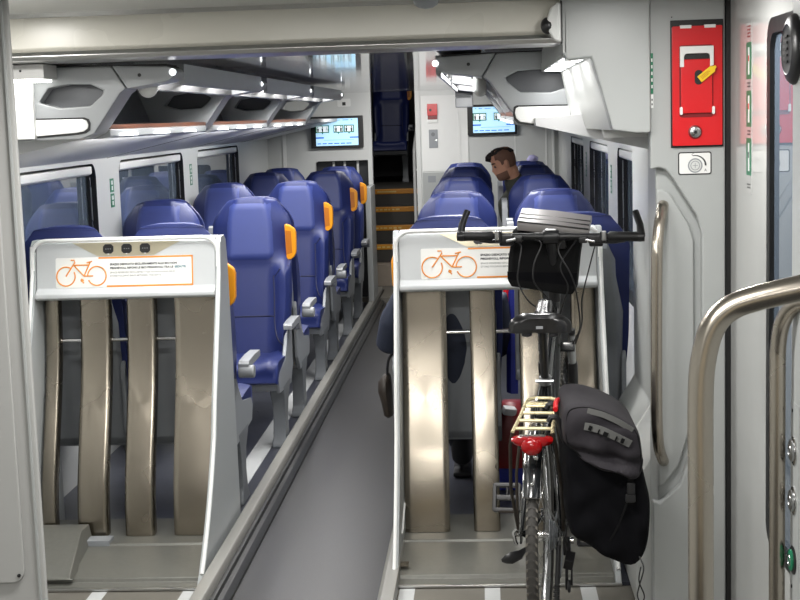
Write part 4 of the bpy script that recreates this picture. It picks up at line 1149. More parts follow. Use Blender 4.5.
f.tube([BB, ST], .0165, 14); f.tube([BB, HB + Vector((0, -.012, .03))], .019, 14); f.tube([ST + Vector((0, .008, -.035)), HT + Vector((0, .012, -.03))], .0155, 14)
f.tube([HB, HT], .0185, 16); f.lathe([(.021, -.036), (.021, .036)], BB, 'x', 18)
for sg in (-1, 1):
    f.tube([BB + Vector((sg * .03, -.01, 0)), Vector((sg * .05, .22, .30)), HR + Vector((sg * .062, .01, 0))], [.012, .010, .008], 10)
    f.tube([ST + Vector((sg * .012, 0, -.02)), Vector((sg * .038, .14, .62)), HR + Vector((sg * .062, .006, .01))], [.009, .0085, .007], 10)
    f.obox(HR + Vector((sg * .062, -.005, .0)), (.006, .04, .05))
f.tube([Vector((-.03, .18, .70)), Vector((.03, .18, .70))], .006, 8)
fr = f.build('frame', M['frame'], bk)
# white maker marks along the down tube: slanted strokes
d = MB(); dirv = (HB - BB).normalized(); nrm = Vector((0, -dirv.z, dirv.y))
for i in range(10):
    c = BB.lerp(HB, .25 + i * .065)
    for sg in (-1, 1):
        pts = [(-.020, -.009), (.012, -.009), (.020, .009), (-.012, .009)] if i % 3 else [(-.022, -.010), (-.012, -.010), (-.008, .010), (-.018, .010)]
        vs = []
        for e in (.0192, .0178):
            for a, b_ in pts: vs.append(c + dirv * a + nrm * b_ * .9 + Vector((sg * math.sqrt(max(0, e * e - (b_ * .9) ** 2) + 1e-7), 0, 0)))
        d.add(vs, [(0, 1, 2, 3), (4, 5, 6, 7), (0, 1, 5, 4), (1, 2, 6, 5), (2, 3, 7, 6), (3, 0, 4, 7)])
d.build('tube_lettering', M['sign'], fr)
# fork with suspension legs
k = MB()
crown = Vector((0, .862, .815))
k.obox(crown, (.135, .045, .035), (-.3, 0, 0)); k.tube([HB, crown], .017, 12)
fk = k.build('fork', M['frame'], bk, bevel=.006)
for sg in (-1, 1):
    top = crown + Vector((sg * .056, 0, .02)); end = HF + Vector((sg * .056, -.02, 0))
    MB().tube([top + Vector((0, -.01, .03)), top.lerp(end, .22)], .0135, 14).build('stanchion', M['silver'], fk)
    MB().tube([top.lerp(end, .2), top.lerp(end, .22), top.lerp(end, .9), end], [.017, .019, .016, .012], 14).build('fork_leg', M['blackpl'], fk)
    MB().tube([top + Vector((0, -.012, .035)), top + Vector((0, -.016, .05))], .015, 12).build('fork_cap', M['blackpl'], fk)
# headset, quill stem, handlebar
BAR = Vector((0, .665, 1.248))
s = MB().tube([HT, HT + Vector((0, -.012, .05))], .022, 16)
s.tube([HT + Vector((0, -.01, .03)), Vector((0, .755, 1.13)), Vector((0, .725, 1.19)), BAR], [.0185, .0185, .018, .02], 14)
s.lathe([(.024, -.028), (.026, -.02), (.026, .02), (.024, .028)], BAR, 'x', 18)
sm = s.build('stem', M['blackpl'], bk)
MB().obox(BAR + Vector((0, .0, .024)), (.04, .026, .010)).build('stem_clamp', M['silver'], sm, bevel=.003)
m = MB().tube([HT + Vector((0, -.012, .045)), HT + Vector((0, -.014, .06))], .0235, 16); m.build('headset_ring', M['silver'], sm)
def barpt(x): return BAR + Vector((x, -.055 * (abs(x) / .32) ** 2, .006 * abs(x) / .32 - x * .018))
hb = MB().tube([barpt(-.318 + .636 * i / 24) for i in range(25)], [.0112 if abs(-.318 + .636 * i / 24) > .06 else .0145 for i in range(25)], 14).build('handlebar', M['blackpl'], bk)
for sg in (-1, 1):
    MB().tube([barpt(sg * x) for x in (.205, .21, .25, .29, .318, .322)], [.0155, .0185, .0175, .0175, .0185, .015], 14).build('grip', M['black'], hb)
    e0 = barpt(sg * .318)
    MB().tube([e0, e0 + Vector((0, 0, .005)), e0 + Vector((-sg * .004, .02, .04)), e0 + Vector((-sg * .020, .05, .085))], [.015, .0145, .0125, .012], 12).build('bar_end', M['blackpl'], hb)
    MB().lathe([(.017, -.012), (.018, 0), (.017, .012)], e0, 'x', 14).build('bar_end_clamp', M['blackpl'], hb)
    c = barpt(sg * .185)
    m = MB().obox(c + Vector((0, -.004, -.002)), (.022, .04, .042)); m.obox(c + Vector((-sg * .03, .012, -.01)), (.045, .045, .03)); m.obox(c + Vector((-sg * .07, .006, -.012)), (.03, .03, .022))
    m.build('shifter', M['blackpl'], hb, bevel=.005)
    MB().obox(c + Vector((sg * .004, -.022, .004)), (.016, .012, .034)).build('shifter_cover', M['silver'], hb, bevel=.003)
    MB().obox(c + Vector((-sg * .045, -.016, -.014)), (.036, .010, .010), (0, sg * .2, 0)).build('shifter_lever', M['silver'], hb, bevel=.003)
    m = MB().tube([c + Vector((-sg * .035, .015, -.015)), c + Vector((sg * .0, .045, -.022)), c + Vector((sg * .04, .06, -.024)), c + Vector((sg * .075, .062, -.022))], [.008, .009, .008, .006], 8, flat=1.4)
    m.build('brake_lever', M['blackpl'], hb)
    m = MB().obox(c + Vector((-sg * .025, .02, -.022)), (.05, .035, .03)); m.build('lever_body', M['blackpl'], hb, bevel=.006)
for pts in ([(-.13, .66, 1.235), (-.105, .64, 1.217), (-.112, .62, 1.156), (-.116, .62, 1.09), (-.078, .62, 1.02), (-.032, .66, .985), (.0, .70, .96)],
            [(-.06, .66, 1.24), (-.032, .63, 1.224), (-.058, .615, 1.156), (-.058, .615, 1.09), (-.012, .63, 1.03), (.01, .70, .97)],
            [(.05, .66, 1.24), (.028, .63, 1.20), (.070, .62, 1.12), (.088, .64, 1.05), (.096, .72, .92), (.075, .80, .86), (.056, .86, .82)],
            [(.09, .66, 1.235), (.035, .63, 1.15), (.060, .625, 1.075), (.045, .65, 1.02), (.02, .70, .95)],
            [(.16, .66, 1.23), (.135, .69, 1.14), (.105, .715, 1.02), (.10, .76, .92), (.07, .85, .83)]):
    MB().tube(smooth_path(pts, 8), .0028, 6).build('cable', M['black'], bk)
# seat post, saddle
SP = Vector((0, .206, 1.012))
m = MB().tube([ST + (BB - ST).normalized() * .05, SP], .0135, 14); sp = m.build('seat_post', M['blackpl'], bk)
m = MB().tube([ST + Vector((0, .004, -.012)), ST + Vector((0, -.004, .014))], .0205, 16); m.tube([ST + Vector((-.03, -.018, 0)), ST + Vector((.03, -.018, 0))], .006, 8); m.build('seat_clamp', M['silver'], sp)
def saddle_half(v):           # v 0 rear .. 1 nose
    if v < .1: return .085 + .018 * math.sin(v / .1 * PI / 2)
    return .103 - .076 * sstep(.08, .58, v) if v < .58 else .027 - .006 * (v - .58)
rs = []
n = 14
for i in range(26):
    v = i / 25; y = .095 + .265 * v; w = saddle_half(v)
    zt = 1.036 + .012 * sstep(.0, .12, v) - .008 * sstep(.15, .4, v) + .034 * sstep(.3, .95, v) - .014 * sstep(.95, 1, v)
    dp = .052 - .022 * sstep(.1, .6, v)
    w *= (1 - .55 * max(0, (v - .93) / .07) ** 2); w *= (.86 + .14 * min(1, v / .04))
    ring = []
    for j in range(n + 1):
        a = PI * j / n; x = w * math.cos(a); q = abs(math.cos(a))
        z = zt - dp * (1 - math.sin(a) ** .55) - (.006 * math.exp(-(x / .014) ** 2) if v > .12 else 0) + .005 * math.exp(-((abs(x) - .055) / .03) ** 2) * (1 - sstep(.2, .5, v))
        ring.append((x, y, z))
    for j in range(1, 5):
        x = -w + 2 * w * j / 5; ring.append((x * .9, y, zt - dp + .006))
    rs.append(ring)
sd = MB().rings(rs).build('saddle', M['saddle'], bk, ang=60)
m = MB()
for sg in (-1, 1):
    m.tube([(sg * .03, .11, 1.0), (sg * .022, .16, 1.008), (sg * .022, .26, 1.012), (sg * .008, .34, 1.03)], .0038, 8)
    m.lathe([(.010, 0), (.017, .004), (.017, .022), (.011, .026)], (sg * .043, .115, .975), 'z', 14)
m.obox(SP + Vector((0, 0, -.004)), (.045, .05, .022)); m.build('saddle_springs', M['blackpl'], sd)
m = MB().prism([(-.011, 1.003), (.011, 1.003), (.011, 1.012), (-.011, 1.012)], 'y', .0925, .0945); m.build('saddle_badge', M['arm'], sd)
# rear mudguard
rs = []
for i in range(33):
    a = math.radians(30 + (146 - 30) * i / 32); ring = []
    for j in range(7):
        t_ = -1 + 2 * j / 6; x = .026 * t_; R = .372 - .013 * t_ * t_
        ring.append(HR + Vector((x, R * math.cos(a), R * math.sin(a))))
    for j in range(7):
        t_ = 1 - 2 * j / 6; x = .0245 * t_; R = .3695 - .013 * t_ * t_
        ring.append(HR + Vector((x, R * math.cos(a), R * math.sin(a))))
    rs.append(ring)
mg = MB().rings(rs).build('mudguard', M['frame'], bk)
m = MB()
for sg in (-1, 1):
    m.tube([HR + Vector((sg * .0262, .359 * math.cos(math.radians(a)), .359 * math.sin(math.radians(a)))) for a in range(30, 147, 4)], .003, 6)
m.tube([HR + Vector((x * .0262, .359 * math.cos(math.radians(146)), .359 * math.sin(math.radians(146)) + .002)) for x in (-1, -.5, 0, .5, 1)], .0022, 6)
m.build('silver_edge', M['chrome'], mg)
a = math.radians(140); m = MB().ball(HR + Vector((0, .374 * math.cos(a), .374 * math.sin(a))), (.006, .004, .006), 12, 8); m.build('bolt', M['chrome'], mg)
for sg in (-1, 1):
    a = math.radians(143)
    MB().tube([HR + Vector((sg * .068, -.002, .0)), HR + Vector((sg * .030, .357 * math.cos(a), .357 * math.sin(a)))], .0022, 6).build('stay', M['silver'], mg)
# rear carrier
RZ = .772
c = MB()
def cz(y): return RZ - .012 - .05 * (.16 - y)
loop = [(-.060, -.235), (-.053, -.05), (-.050, .10), (-.045, .15), (-.030, .172), (0, .176), (.030, .172), (.045, .15), (.050, .10), (.053, -.05), (.060, -.235)]
c.tube(smooth_path([(x, y, cz(y) + (.0)) for x, y in loop], 4), .0060, 10)
for y in (-.19, -.10, -.01, .075): c.tube([(-.055, y, cz(y)), (.055, y, cz(y))], .0054, 8)
cr = c.build('rear_carrier', M['brass'], bk)
c = MB().box(-.052, .052, .10, .125, cz(.1) - .004, cz(.1) + .003); c.build('carrier_plate', M['brass'], cr, bevel=.002)
for sg in (-1, 1):
    MB().tube([(sg * .060, -.235, cz(-.235)), (sg * .068, -.225, .70), (sg * .078, -.14, .54), (sg * .072, .0, .37)], [.005, .0055, .0055, .005], 8).build('carrier_strut', M['brown'], cr)
    MB().tube([(sg * .052, .02, cz(.02)), (sg * .075, .01, .55), (sg * .073, .004, .38)], .0048, 8).build('carrier_strut', M['brown'], cr)
MB().tube([(-.02, .16, cz(.16)), (-.02, .21, .74)], .004, 8).build('carrier_stay', M['silver'], cr)
# tail lamp
ly = -.262; lz = .705
m = MB()
rs = []
for i in range(15):
    u = -1 + 2 * i / 14; x = .062 * u; h = .013 * (1 - abs(u) ** 6) + .004
    rs.append([(x, ly + .012 + .02 * u * u, lz + .012 - h), (x, ly - .008 + .02 * u * u, lz + .012 - h * .7), (x, ly - .014 + .02 * u * u, lz + .014), (x, ly - .008 + .02 * u * u, lz + .016 + h * .6), (x, ly + .012 + .02 * u * u, lz + .018 + h * .6)])
m.rings(rs)
tl = m.build('tail_lamp', M['lens'], bk, ang=50)
MB().ball((0, ly - .010, lz), (.032, .016, .026), 20, 12).build('round_lens', M['lens'], tl)
m = MB().box(-.04, .04, ly + .008, ly + .03, lz - .01, lz + .03); m.build('lamp_housing', M['blackpl'], tl, bevel=.004)
MB().ball((.012, ly + .004, lz - .034), (.010, .008, .010), 12, 8).build('lamp_bolt', M['chrome'], tl)
# drivetrain
m = MB()
for i, r_ in enumerate((.052, .046, .040, .034, .029, .025)):
    x = .030 + i * .0045
    teeth = 36
    prof = [((r_ + (.003 if j % 2 else 0)) * math.cos(2 * PI * j / teeth), (r_ + (.003 if j % 2 else 0)) * math.sin(2 * PI * j / teeth)) for j in range(teeth)]
    m.prism([(HR.y + a_, HR.z + b_) for a_, b_ in prof], 'x', x, x + .0022)
m.build('cassette', M['shell'], bk)
m = MB()
teeth = 72; prof = [((.085 + (.004 if j % 2 else 0)) * math.cos(2 * PI * j / teeth), (.085 + (.004 if j % 2 else 0)) * math.sin(2 * PI * j / teeth)) for j in range(teeth)]
m.prism([(BB.y + a_, BB.z + b_) for a_, b_ in prof], 'x', .045, .048)
cs_ = m.build('crankset', M['blackpl'], bk)
pa = Vector((-.085, -.10, .11)); pl_ = BB + Vector((-.088, -.10, .085)); pr_ = BB + Vector((.075, .12, -.10))
MB().tube([BB + Vector((-.05, 0, 0)), BB + Vector((-.07, -.02, .03)), pl_], [.014, .012, .010], 10).build('crank_arm', M['blackpl'], cs_)
MB().tube([BB + Vector((.05, 0, 0)), BB + Vector((.07, .02, -.03)), pr_], [.014, .012, .010], 10).build('crank_arm', M['blackpl'], cs_)
def pedal(c, sg):
    m = MB(); c = Vector(c); tl = 1.15
    def ob(x, yy, zz, size): 
        y2 = yy * math.cos(tl) - zz * math.sin(tl); z2 = yy * math.sin(tl) + zz * math.cos(tl)
        m.obox(c + Vector((x, y2, z2)), size, (tl, 0, 0))
    for yy in (-.043, .043): ob(sg * .055, yy, 0, (.09, .015, .026))
    ob(sg * .098, 0, 0, (.014, .094, .026)); ob(sg * .014, 0, 0, (.014, .094, .026)); ob(sg * .055, 0, 0, (.09, .018, .018)); ob(sg * .055, .02, 0, (.008, .05, .016))
    m.tube([c, c + Vector((sg * .10, 0, 0))], .009, 10)
    p = m.build('pedal', M['shell'] if False else M['blackpl'], bk, bevel=.003)
    if sg < 0: MB().obox(c + Vector((sg * .055, -.035, -.040)), (.055, .012, .006)).build('pedal_reflector', M['brown'], p)
pedal(pl_, -1); pedal(pr_, 1)
m = MB()
cx = .0445
ch = [(cx, BB.y + .085, BB.z)] + [(cx, BB.y + .087 * math.cos(a), BB.z + .087 * math.sin(a)) for a in [PI * i / 12 - PI / 2 for i in range(1, 12)]] + [(cx, BB.y, BB.z + .087), (cx, 0, HR.z + .04), (cx, -.038, HR.z + .01), (cx, -.03, HR.z - .03), (cx + .01, .03, HR.z - .07), (cx + .012, .0, HR.z - .13), (cx + .012, .03, HR.z - .15), (cx, BB.y, BB.z - .087)]
m.tube(ch, .0035, 6, loop=True); m.build('chain', M['legm'], bk)
m = MB(); dx = .082
m.obox((dx, .01, .315), (.024, .035, .05), (.3, 0, 0)); m.obox((dx + .008, -.012, .275), (.030, .045, .04), (.5, .2, 0)); m.obox((dx - .002, .0, .225), (.010, .03, .10), (.25, 0, .1)); m.obox((dx + .014, .0, .232), (.006, .028, .085), (.25, 0, .1))
m.lathe([(.019, -.005), (.022, 0), (.019, .005)], (dx + .006, .016, .262), 'x', 14); m.lathe([(.019, -.005), (.022, 0), (.019, .005)], (dx + .006, -.012, .190), 'x', 14)
dr_ = m.build('derailleur', M['blackpl'], bk, bevel=.002)
m = MB().lathe([(.012, 0), (.012, .012)], (dx + .01, .01, .335), 'x', 12); m.build('derailleur_bolt', M['chrome'], dr_)
MB().tube(smooth_path([(.068, .12, .33), (.085, .02, .40), (.082, -.05, .36), (.085, -.02, .31)], 6), .003, 6).build('cable', M['black'], bk)
m = MB().tube([(.058, -.012, .34), (.052, -.06, .18), (.050, -.09, .07), (.050, -.095, .004)], [.008, .009, .008, .009], 10)
for i in range(12): m.obox((.051, -.055 - i * .003, .20 - i * .0125), (.020, .018, .004))
m.build('kickstand', M['blackpl'], bk)
q = MB().tube([(-.062, 0, .354), (-.078, -.004, .356)], .010, 10); q.tube([(-.076, -.004, .372), (-.086, -.006, .36), (-.082, -.01, .335), (-.076, -.012, .322)], .006, 8); q.build('axle_nut', M['chrome'], bk)
m = MB().tube([(-.03, -.02, .335), (-.045, -.04, .318), (-.062, -.06, .305), (-.088, -.075, .298), (-.106, -.082, .295), (-.118, -.085, .292)], [.006, .008, .017, .022, .015, .005], 10, flat=.5); m.build('quick_release_lever', M['blackpl'], bk)
for sg in (-1, 1): MB().tube([(sg * .03, .175, .665), (sg * .034, .16, .70), (sg * .030, .155, .735)], .008, 8).build('rear_brake', M['silver'], bk)

# ------------------------------------------------------------------ handlebar bag and map case
def W(x, y, z):
    c, s_ = math.cos(BR), math.sin(BR); return Vector((BX + c * x - s_ * y, BY + s_ * x + c * y, z))
t = thing('handlebar_bag', 'black box-shaped handlebar bag hanging in front of the bicycle bars', 'bag', tuple(W(0, .80, 1.03)))
rs = []
for z, x0, x1, y0, y1 in [(1.045, -.128, .075, .755, .88), (1.040, -.137, .085, .745, .89), (1.065, -.150, .100, .735, .90), (1.15, -.145, .112, .73, .905), (1.245, -.128, .128, .728, .905), (1.258, -.122, .122, .735, .90)]:
    z2 = z - .022 if z < 1.1 else z; k_ = .018
    def zz(x): return z - (.03 * (x + .137) / .22 if z < 1.1 else 0)
    x0 -= .018; x1 -= .018; z += .014
    rs.append([W(x0 + k_, y0, zz(x0)), W(x1 - k_, y0, zz(x1)), W(x1, y0 + k_, zz(x1)), W(x1, y1 - k_, zz(x1)), W(x1 - k_, y1, zz(x1)), W(x0 + k_, y1, zz(x0)), W(x0, y1 - k_, zz(x0)), W(x0, y0 + k_, zz(x0))])
MB().rings(rs).build('bag_body', M['bagfab'], t, bevel=.006)
m = MB()
rs = [[W(-.166, .7335, 1.089), W(.080, .7335, 1.062), W(.087, .7325, 1.109), W(-.166, .7315, 1.116)], [W(-.166, .737, 1.089), W(.080, .737, 1.062), W(.087, .737, 1.109), W(-.166, .737, 1.116)]]
m.rings(rs); m.build('reinforced_base', M['bagmesh'], t)
m = MB().rings([[W(-.02, .70, 1.20), W(.05, .70, 1.20), W(.05, .70, 1.235), W(-.02, .70, 1.235)], [W(-.02, .735, 1.20), W(.05, .735, 1.20), W(.05, .735, 1.235), W(-.02, .735, 1.235)]]); m.build('bar_mount', M['blackpl'], t, bevel=.004)
mc = thing('map_case', 'flat grey map case tilted on top of the black handlebar bag', 'map case', tuple(W(0, .80, 1.27)))
m = MB()
def tz(x): return 1.302 - .13 * (x + .13)
rs = []
for y, dz in ((.70, -.012), (.705, 0), (.92, .035), (.925, .02)):
    rs.append([W(-.125, y, tz(-.125) + dz - .02), W(.135, y, tz(.135) + dz - .016), W(.135, y, tz(.135) + dz), W(.0, y, tz(0) + dz + .004), W(-.125, y, tz(-.125) + dz)])
m.rings(rs); mb_ = m.build('case_body', M['mapcase'], mc, bevel=.003)
m = MB()
for k_ in (.0, .06, .12):
    m.tube([W(-.122, .7035 + k_, tz(-.122) + .001 + k_ * .16), W(.132, .7035 + k_, tz(.132) + .001 + k_ * .16)], .003, 6)
m.build('case_zip', M['blackpl'], mc)
m = MB().rings([[W(-.10, .74, 1.255), W(.11, .74, 1.245), W(.11, .88, 1.245), W(-.10, .88, 1.255)], [W(-.10, .74, 1.283), W(.11, .74, 1.253), W(.11, .88, 1.28), W(-.10, .88, 1.31)]]); m.build('case_mount', M['bagfab'], mc)

# ------------------------------------------------------------------ pannier rucksack hanging on the carrier's right side
t = thing('rucksack', 'big black rucksack with plum-grey lid hanging on the right side of the rear carrier', 'rucksack', (.36, 4.25, .35))
OUT = [(.226, .80), (.245, .82), (.292, .826), (.335, .815), (.378, .795), (.410, .775), (.430, .752), (.438, .70), (.447, .65), (.460, .60), (.470, .55), (.474, .50), (.471, .45), (.464, .40), (.452, .362), (.428, .336), (.40, .332), (.365, .348), (.33, .370), (.295, .395), (.262, .412), (.238, .428), (.224, .47), (.219, .55), (.219, .65), (.220, .74)]
LID = [(.218, .815), (.226, .836), (.262, .842), (.296, .838), (.338, .824), (.380, .802), (.416, .778), (.438, .752), (.446, .70), (.449, .650), (.440, .618), (.418, .606), (.395, .618), (.36, .634), (.325, .646), (.29, .660), (.262, .682), (.240, .705), (.219, .715), (.214, .76)]
def resample(P, n):
    P = [Vector((x, z)) for x, z in P]; P.append(P[0]); L = [0]
    for i in range(1, len(P)): L.append(L[-1] + (P[i] - P[i - 1]).length)
    out = []; k = 0
    for i in range(n):
        t_ = L[-1] * i / n
        while L[k + 1] < t_: k += 1
        out.append(P[k].lerp(P[k + 1], (t_ - L[k]) / (L[k + 1] - L[k])))
    sm_ = out
    for _ in range(2): sm_ = [(sm_[i - 1] + sm_[i] * 2 + sm_[(i + 1) % n]) / 4 for i in range(n)]
    return sm_
def puffy(P, cen, prof, n, wr, seed):
    ol = resample(P, n); C_ = Vector(cen); random.seed(seed); rs = []
    for y, k_ in prof:
        r_ = []
        for i, q in enumerate(ol):
            v = C_ + (q - C_) * k_; x, z = v
            w_ = wr(x, z, k_)
            r_.append((x + w_ * .3, y + w_, z + w_ * .25))
        rs.append(r_)
    return rs
def prof_(y0, y1, r, n=5, inner=(.12, .3, .5, .68, .82)):
    p_ = [(y0 + .012 * (k_ ** 3), k_) for k_ in inner]
    p_ += [(y0 + .012 + r * (1 - math.cos(a)), .88 + .12 * math.sin(a)) for a in [PI / 2 * i / n for i in range(n + 1)]]
    p_ += [(y0 + .012 + r + (y1 - y0 - r - .03) * i / 3, 1.0) for i in range(1, 4)]
    p_ += [(y1 - .008, .96), (y1, .88), (y1 + .004, .6)]
    return p_
body_w = lambda x, z, k_: (.005 * math.sin(x * 40 - z * 55) + .004 * math.sin(x * 75 + z * 30)) * (1 if k_ < .97 else .5)
ob = MB().rings(puffy(OUT, (.345, .58), prof_(4.035, 4.365, .07), 72, body_w, 1)).build('bag_body', M['bagmesh'], t, ang=80)
def lid_w(x, z, k_):
    lowz = sstep(.76, .66, z)
    f1 = math.exp(-(((z - .690) + (x - .30) * .22) / .014) ** 2); f2 = math.exp(-(((z - .662) + (x - .33) * .30) / .012) ** 2)
    return (.018 * f1 - .016 * f2 + .006 * math.sin(x * 80 + z * 25) * lowz + .003 * math.sin(x * 33 - z * 60)) * (1 if k_ < .97 else .4)
ld_ = MB().rings(puffy(LID, (.335, .735), prof_(4.008, 4.37, .05, inner=(.08, .16, .24, .32, .4, .48, .56, .64, .72, .8)), 72, lid_w, 2)).build('lid', M['bagtop'], t, ang=80)
pp_ = resample(LID, 72)
MB().tube([(.335 + (q.x - .335) * .93, 4.026, .735 + (q.y - .735) * .93) for q in pp_], .0022, 5, loop=True).build('seam_piping', M['bagfab'], t)
def strap(pts, w, th, mat, name, par, nrm=Vector((0, -1, 0))):
    pts = smooth_path(pts, 6); rs = []
    for i, p in enumerate(pts):
        tdir = (pts[min(i + 1, len(pts) - 1)] - pts[max(i - 1, 0)]).normalized(); sd_ = tdir.cross(nrm).normalized(); nn_ = sd_.cross(tdir).normalized()
        rs.append([p + sd_ * w + nn_ * th, p - sd_ * w + nn_ * th, p - sd_ * w - nn_ * th, p + sd_ * w - nn_ * th])
    return MB().rings(rs).build(name, mat, par)
s1 = strap([(.276, 4.010, .782), (.32, 4.002, .772), (.362, 4.002, .752), (.408, 4.010, .726)], .011, .002, M['web'], 'webbing_strip', t)
s2 = strap([(.285, 4.014, .826), (.33, 4.010, .814), (.375, 4.010, .792), (.415, 4.018, .764)], .008, .002, M['web'], 'webbing_strip', t)
m = MB()
for u_, w_ in ((.12, .010), (.30, .004), (.45, .014), (.68, .004), (.82, .010)):
    p = Vector((.276, 4.006, .784)).lerp(Vector((.408, 4.006, .728)), u_); m.obox((p.x, p.y - .008 * math.sin(u_ * PI) - .002, p.z), (w_, .003, .014), (0, .42, 0))
m.build('bartack', M['bagfab'], s1)
s3 = strap([(.402, 4.045, .66), (.408, 4.025, .62), (.41, 4.022, .58), (.408, 4.03, .54)], .009, .0015, M['bagfab'], 'buckle_strap', t)
m = MB().obox((.409, 4.016, .592), (.024, .010, .034)); m.obox((.407, 4.018, .562), (.030, .010, .026)); m.build('buckle', M['blackpl'], s3, bevel=.004)
strap([(.40, 4.03, .55), (.37, 4.035, .47), (.335, 4.05, .40)], .003, .0015, M['bagfab'], 'seam_piping', t)
MB().tube(smooth_path([(.435, 4.05, .375), (.445, 4.03, .345), (.432, 4.02, .30), (.425, 4.02, .265), (.436, 4.02, .24), (.445, 4.02, .265), (.43, 4.02, .31), (.437, 4.03, .35)], 8), .0022, 6).build('drawcord', M['black'], t)
for y, z in ((4.13, .765), (4.27, .775)):
    MB().tube(smooth_path([(.178, y, z + .004), (.187, y, z + .018), (.205, y, z + .012), (.215, y, z - .03), (.228, y, z - .06)], 5), .009, 8).build('carrier_hook', M['blackpl'], t)
m = MB().tube(smooth_path([(.20, 4.16, .80), (.205, 4.22, .81), (.215, 4.28, .805)], 5), .008, 8); m.build('red_pull_tab', M['red'], t)
# ------------------------------------------------------------------ people
def remesh(o, v, it=4):
    m = o.modifiers.new('remesh', 'REMESH'); m.mode = 'VOXEL'; m.voxel_size = v; m.use_smooth_shade = True
    s = o.modifiers.new('smooth', 'SMOOTH'); s.iterations = it; s.factor = .5
    return o
def head_mesh(mb, c, f, u, k=1.0):
    c = Vector(c); f = Vector(f).normalized(); u = Vector(u); u = (u - u.dot(f) * f).normalized(); s = f.cross(u)
    prof = [(-.118, .055, .02, .030), (-.112, .078, .028, .040), (-.095, .088, .045, .052), (-.07, .090, .062, .060), (-.045, .089, .078, .066), (-.02, .088, .088, .070), (.0, .087, .094, .073), (.025, .090, .099, .076), (.05, .088, .100, .077), (.08, .076, .092, .070), (.10, .056, .074, .055), (.113, .030, .042, .030), (.118, .008, .010, .008)]
    rs = []; n = 36
    for h, lf, lb, w in prof:
        r = []
        for j in range(n):
            a = 2 * PI * j / n - PI; ca, sa = math.cos(a), math.sin(a)
            d = lf * ca if ca > 0 else lb * ca
            if ca > 0:
                d += .026 * math.exp(-(a / .17) ** 2) * (sstep(.03, -.035, h) if h > -.035 else sstep(-.055, -.035, h))
                d -= .010 * math.exp(-((abs(a) - .40) / .2) ** 2) * math.exp(-((h - .005) / .018) ** 2)
                d += .006 * math.exp(-(a / .3) ** 2) * math.exp(-((h + .068) / .010) ** 2) - .004 * math.exp(-(a / .35) ** 2) * math.exp(-((h + .075) / .004) ** 2)
            r.append(c + (f * d + s * (w * sa) + u * h) * k)
        rs.append(r)
    mb.rings(rs)
    for sg in (-1, 1):
        p = c + (f * -.008 + s * (sg * .076) + u * -.01) * k
        rr = []
        for i in range(7):
            t = -1 + 2 * i / 6; q = math.sqrt(max(.02, 1 - t * t))
            rr.append([p + (f * (.016 * q * math.cos(b) - .004 * t) + s * (sg * .010 * q * math.sin(b) + sg * .004) + u * (.031 * t)) * k for b in [2 * PI * j / 8 for j in range(8)]])
        mb.rings(rr)
    return c, f, u, s
def hand(mb, w, d, palm_n, k=1.0):
    """w wrist, d finger direction, palm_n direction the palm faces"""
    w = Vector(w); d = Vector(d).normalized(); pn = Vector(palm_n); pn = (pn - pn.dot(d) * d).normalized(); s = d.cross(pn)
    rs = []
    for t, wd, th in ((0, .026, .019), (.03, .034, .017), (.07, .040, .015), (.09, .039, .013)):
        p = w + d * t * k
        rs.append([p + s * (wd * math.cos(b)) * k + pn * (th * math.sin(b)) * k for b in [2 * PI * j / 12 for j in range(12)]])
    mb.rings(rs)
    for i, L in enumerate((.068, .078, .072, .056)):
        b0 = w + (d * .085 + s * (-.030 + .020 * i)) * k
        p1 = b0 + (d * L * .45 + pn * .006) * k; p2 = p1 + (d * L * .30 + pn * .018) * k; p3 = p2 + (d * L * .15 + pn * .020) * k
        mb.tube([b0 - d * .02 * k, b0, p1, p2, p3], [.009 * k, .0088 * k, .0082 * k, .0075 * k, .006 * k], 8)
    b0 = w + (d * .025 - s * .030) * k
    mb.tube([b0 + s * .012 * k, b0, b0 + (d * .03 - s * .022 + pn * .012) * k, b0 + (d * .055 - s * .026 + pn * .022) * k], [.012 * k, .011 * k, .0095 * k, .007 * k], 8)

def limb(mb, pts, r, n=14): mb.tube(smooth_path(pts, 5) if False else pts, r, n)

# --- the man seen in profile between the right-hand seats
p = thing('person', 'man with short dark hair and olive jacket sitting in profile between the right seat rows', 'person', (.33, 10.72, PLAT))
HC = (.156, 10.62, 1.318); HFV = (-1, -.12, -.42); HU = (-.42, -.02, 1)
body = MB()
c_, f_, u_, s_ = head_mesh(body, HC, HFV, HU)
neck_b = Vector((.245, 10.67, 1.14))
body.tube([neck_b + Vector((.01, .01, -.04)), neck_b, Vector(HC) + u_ * -.06 - f_ * .03, Vector(HC) - f_ * .02], [.062, .056, .052, .05], 16)
spine = [(.36, 10.80, .56), (.36, 10.80, .66), (.345, 10.78, .80), (.31, 10.74, .95), (.27, 10.70, 1.06), (.25, 10.68, 1.12)]
body.tube(spine, [.14, .145, .145, .155, .13, .06], 18, flat=1.15)
Ls, Rs_ = Vector((.28, 10.50, 1.04)), Vector((.30, 10.88, 1.03))
armL = [Ls, Vector((.20, 10.42, .86)), Vector((.16, 10.42, .75)), Vector((.13, 10.55, .70)), Vector((.10, 10.62, .69))]
armR = [Rs_, Vector((.27, 10.88, .86)), Vector((.22, 10.82, .76)), Vector((.16, 10.72, .72)), Vector((.11, 10.66, .71))]
body.tube([Ls, Rs_], [.06, .06], 12)
for a in (armL, armR): body.tube(a, [.058, .048, .042, .036, .027], 12)
hand(body, armL[-1], (-.7, .3, -.1), (0, .5, .6), .95); hand(body, armR[-1], (-.7, -.3, -.1), (0, -.5, .6), .95)
legs = []
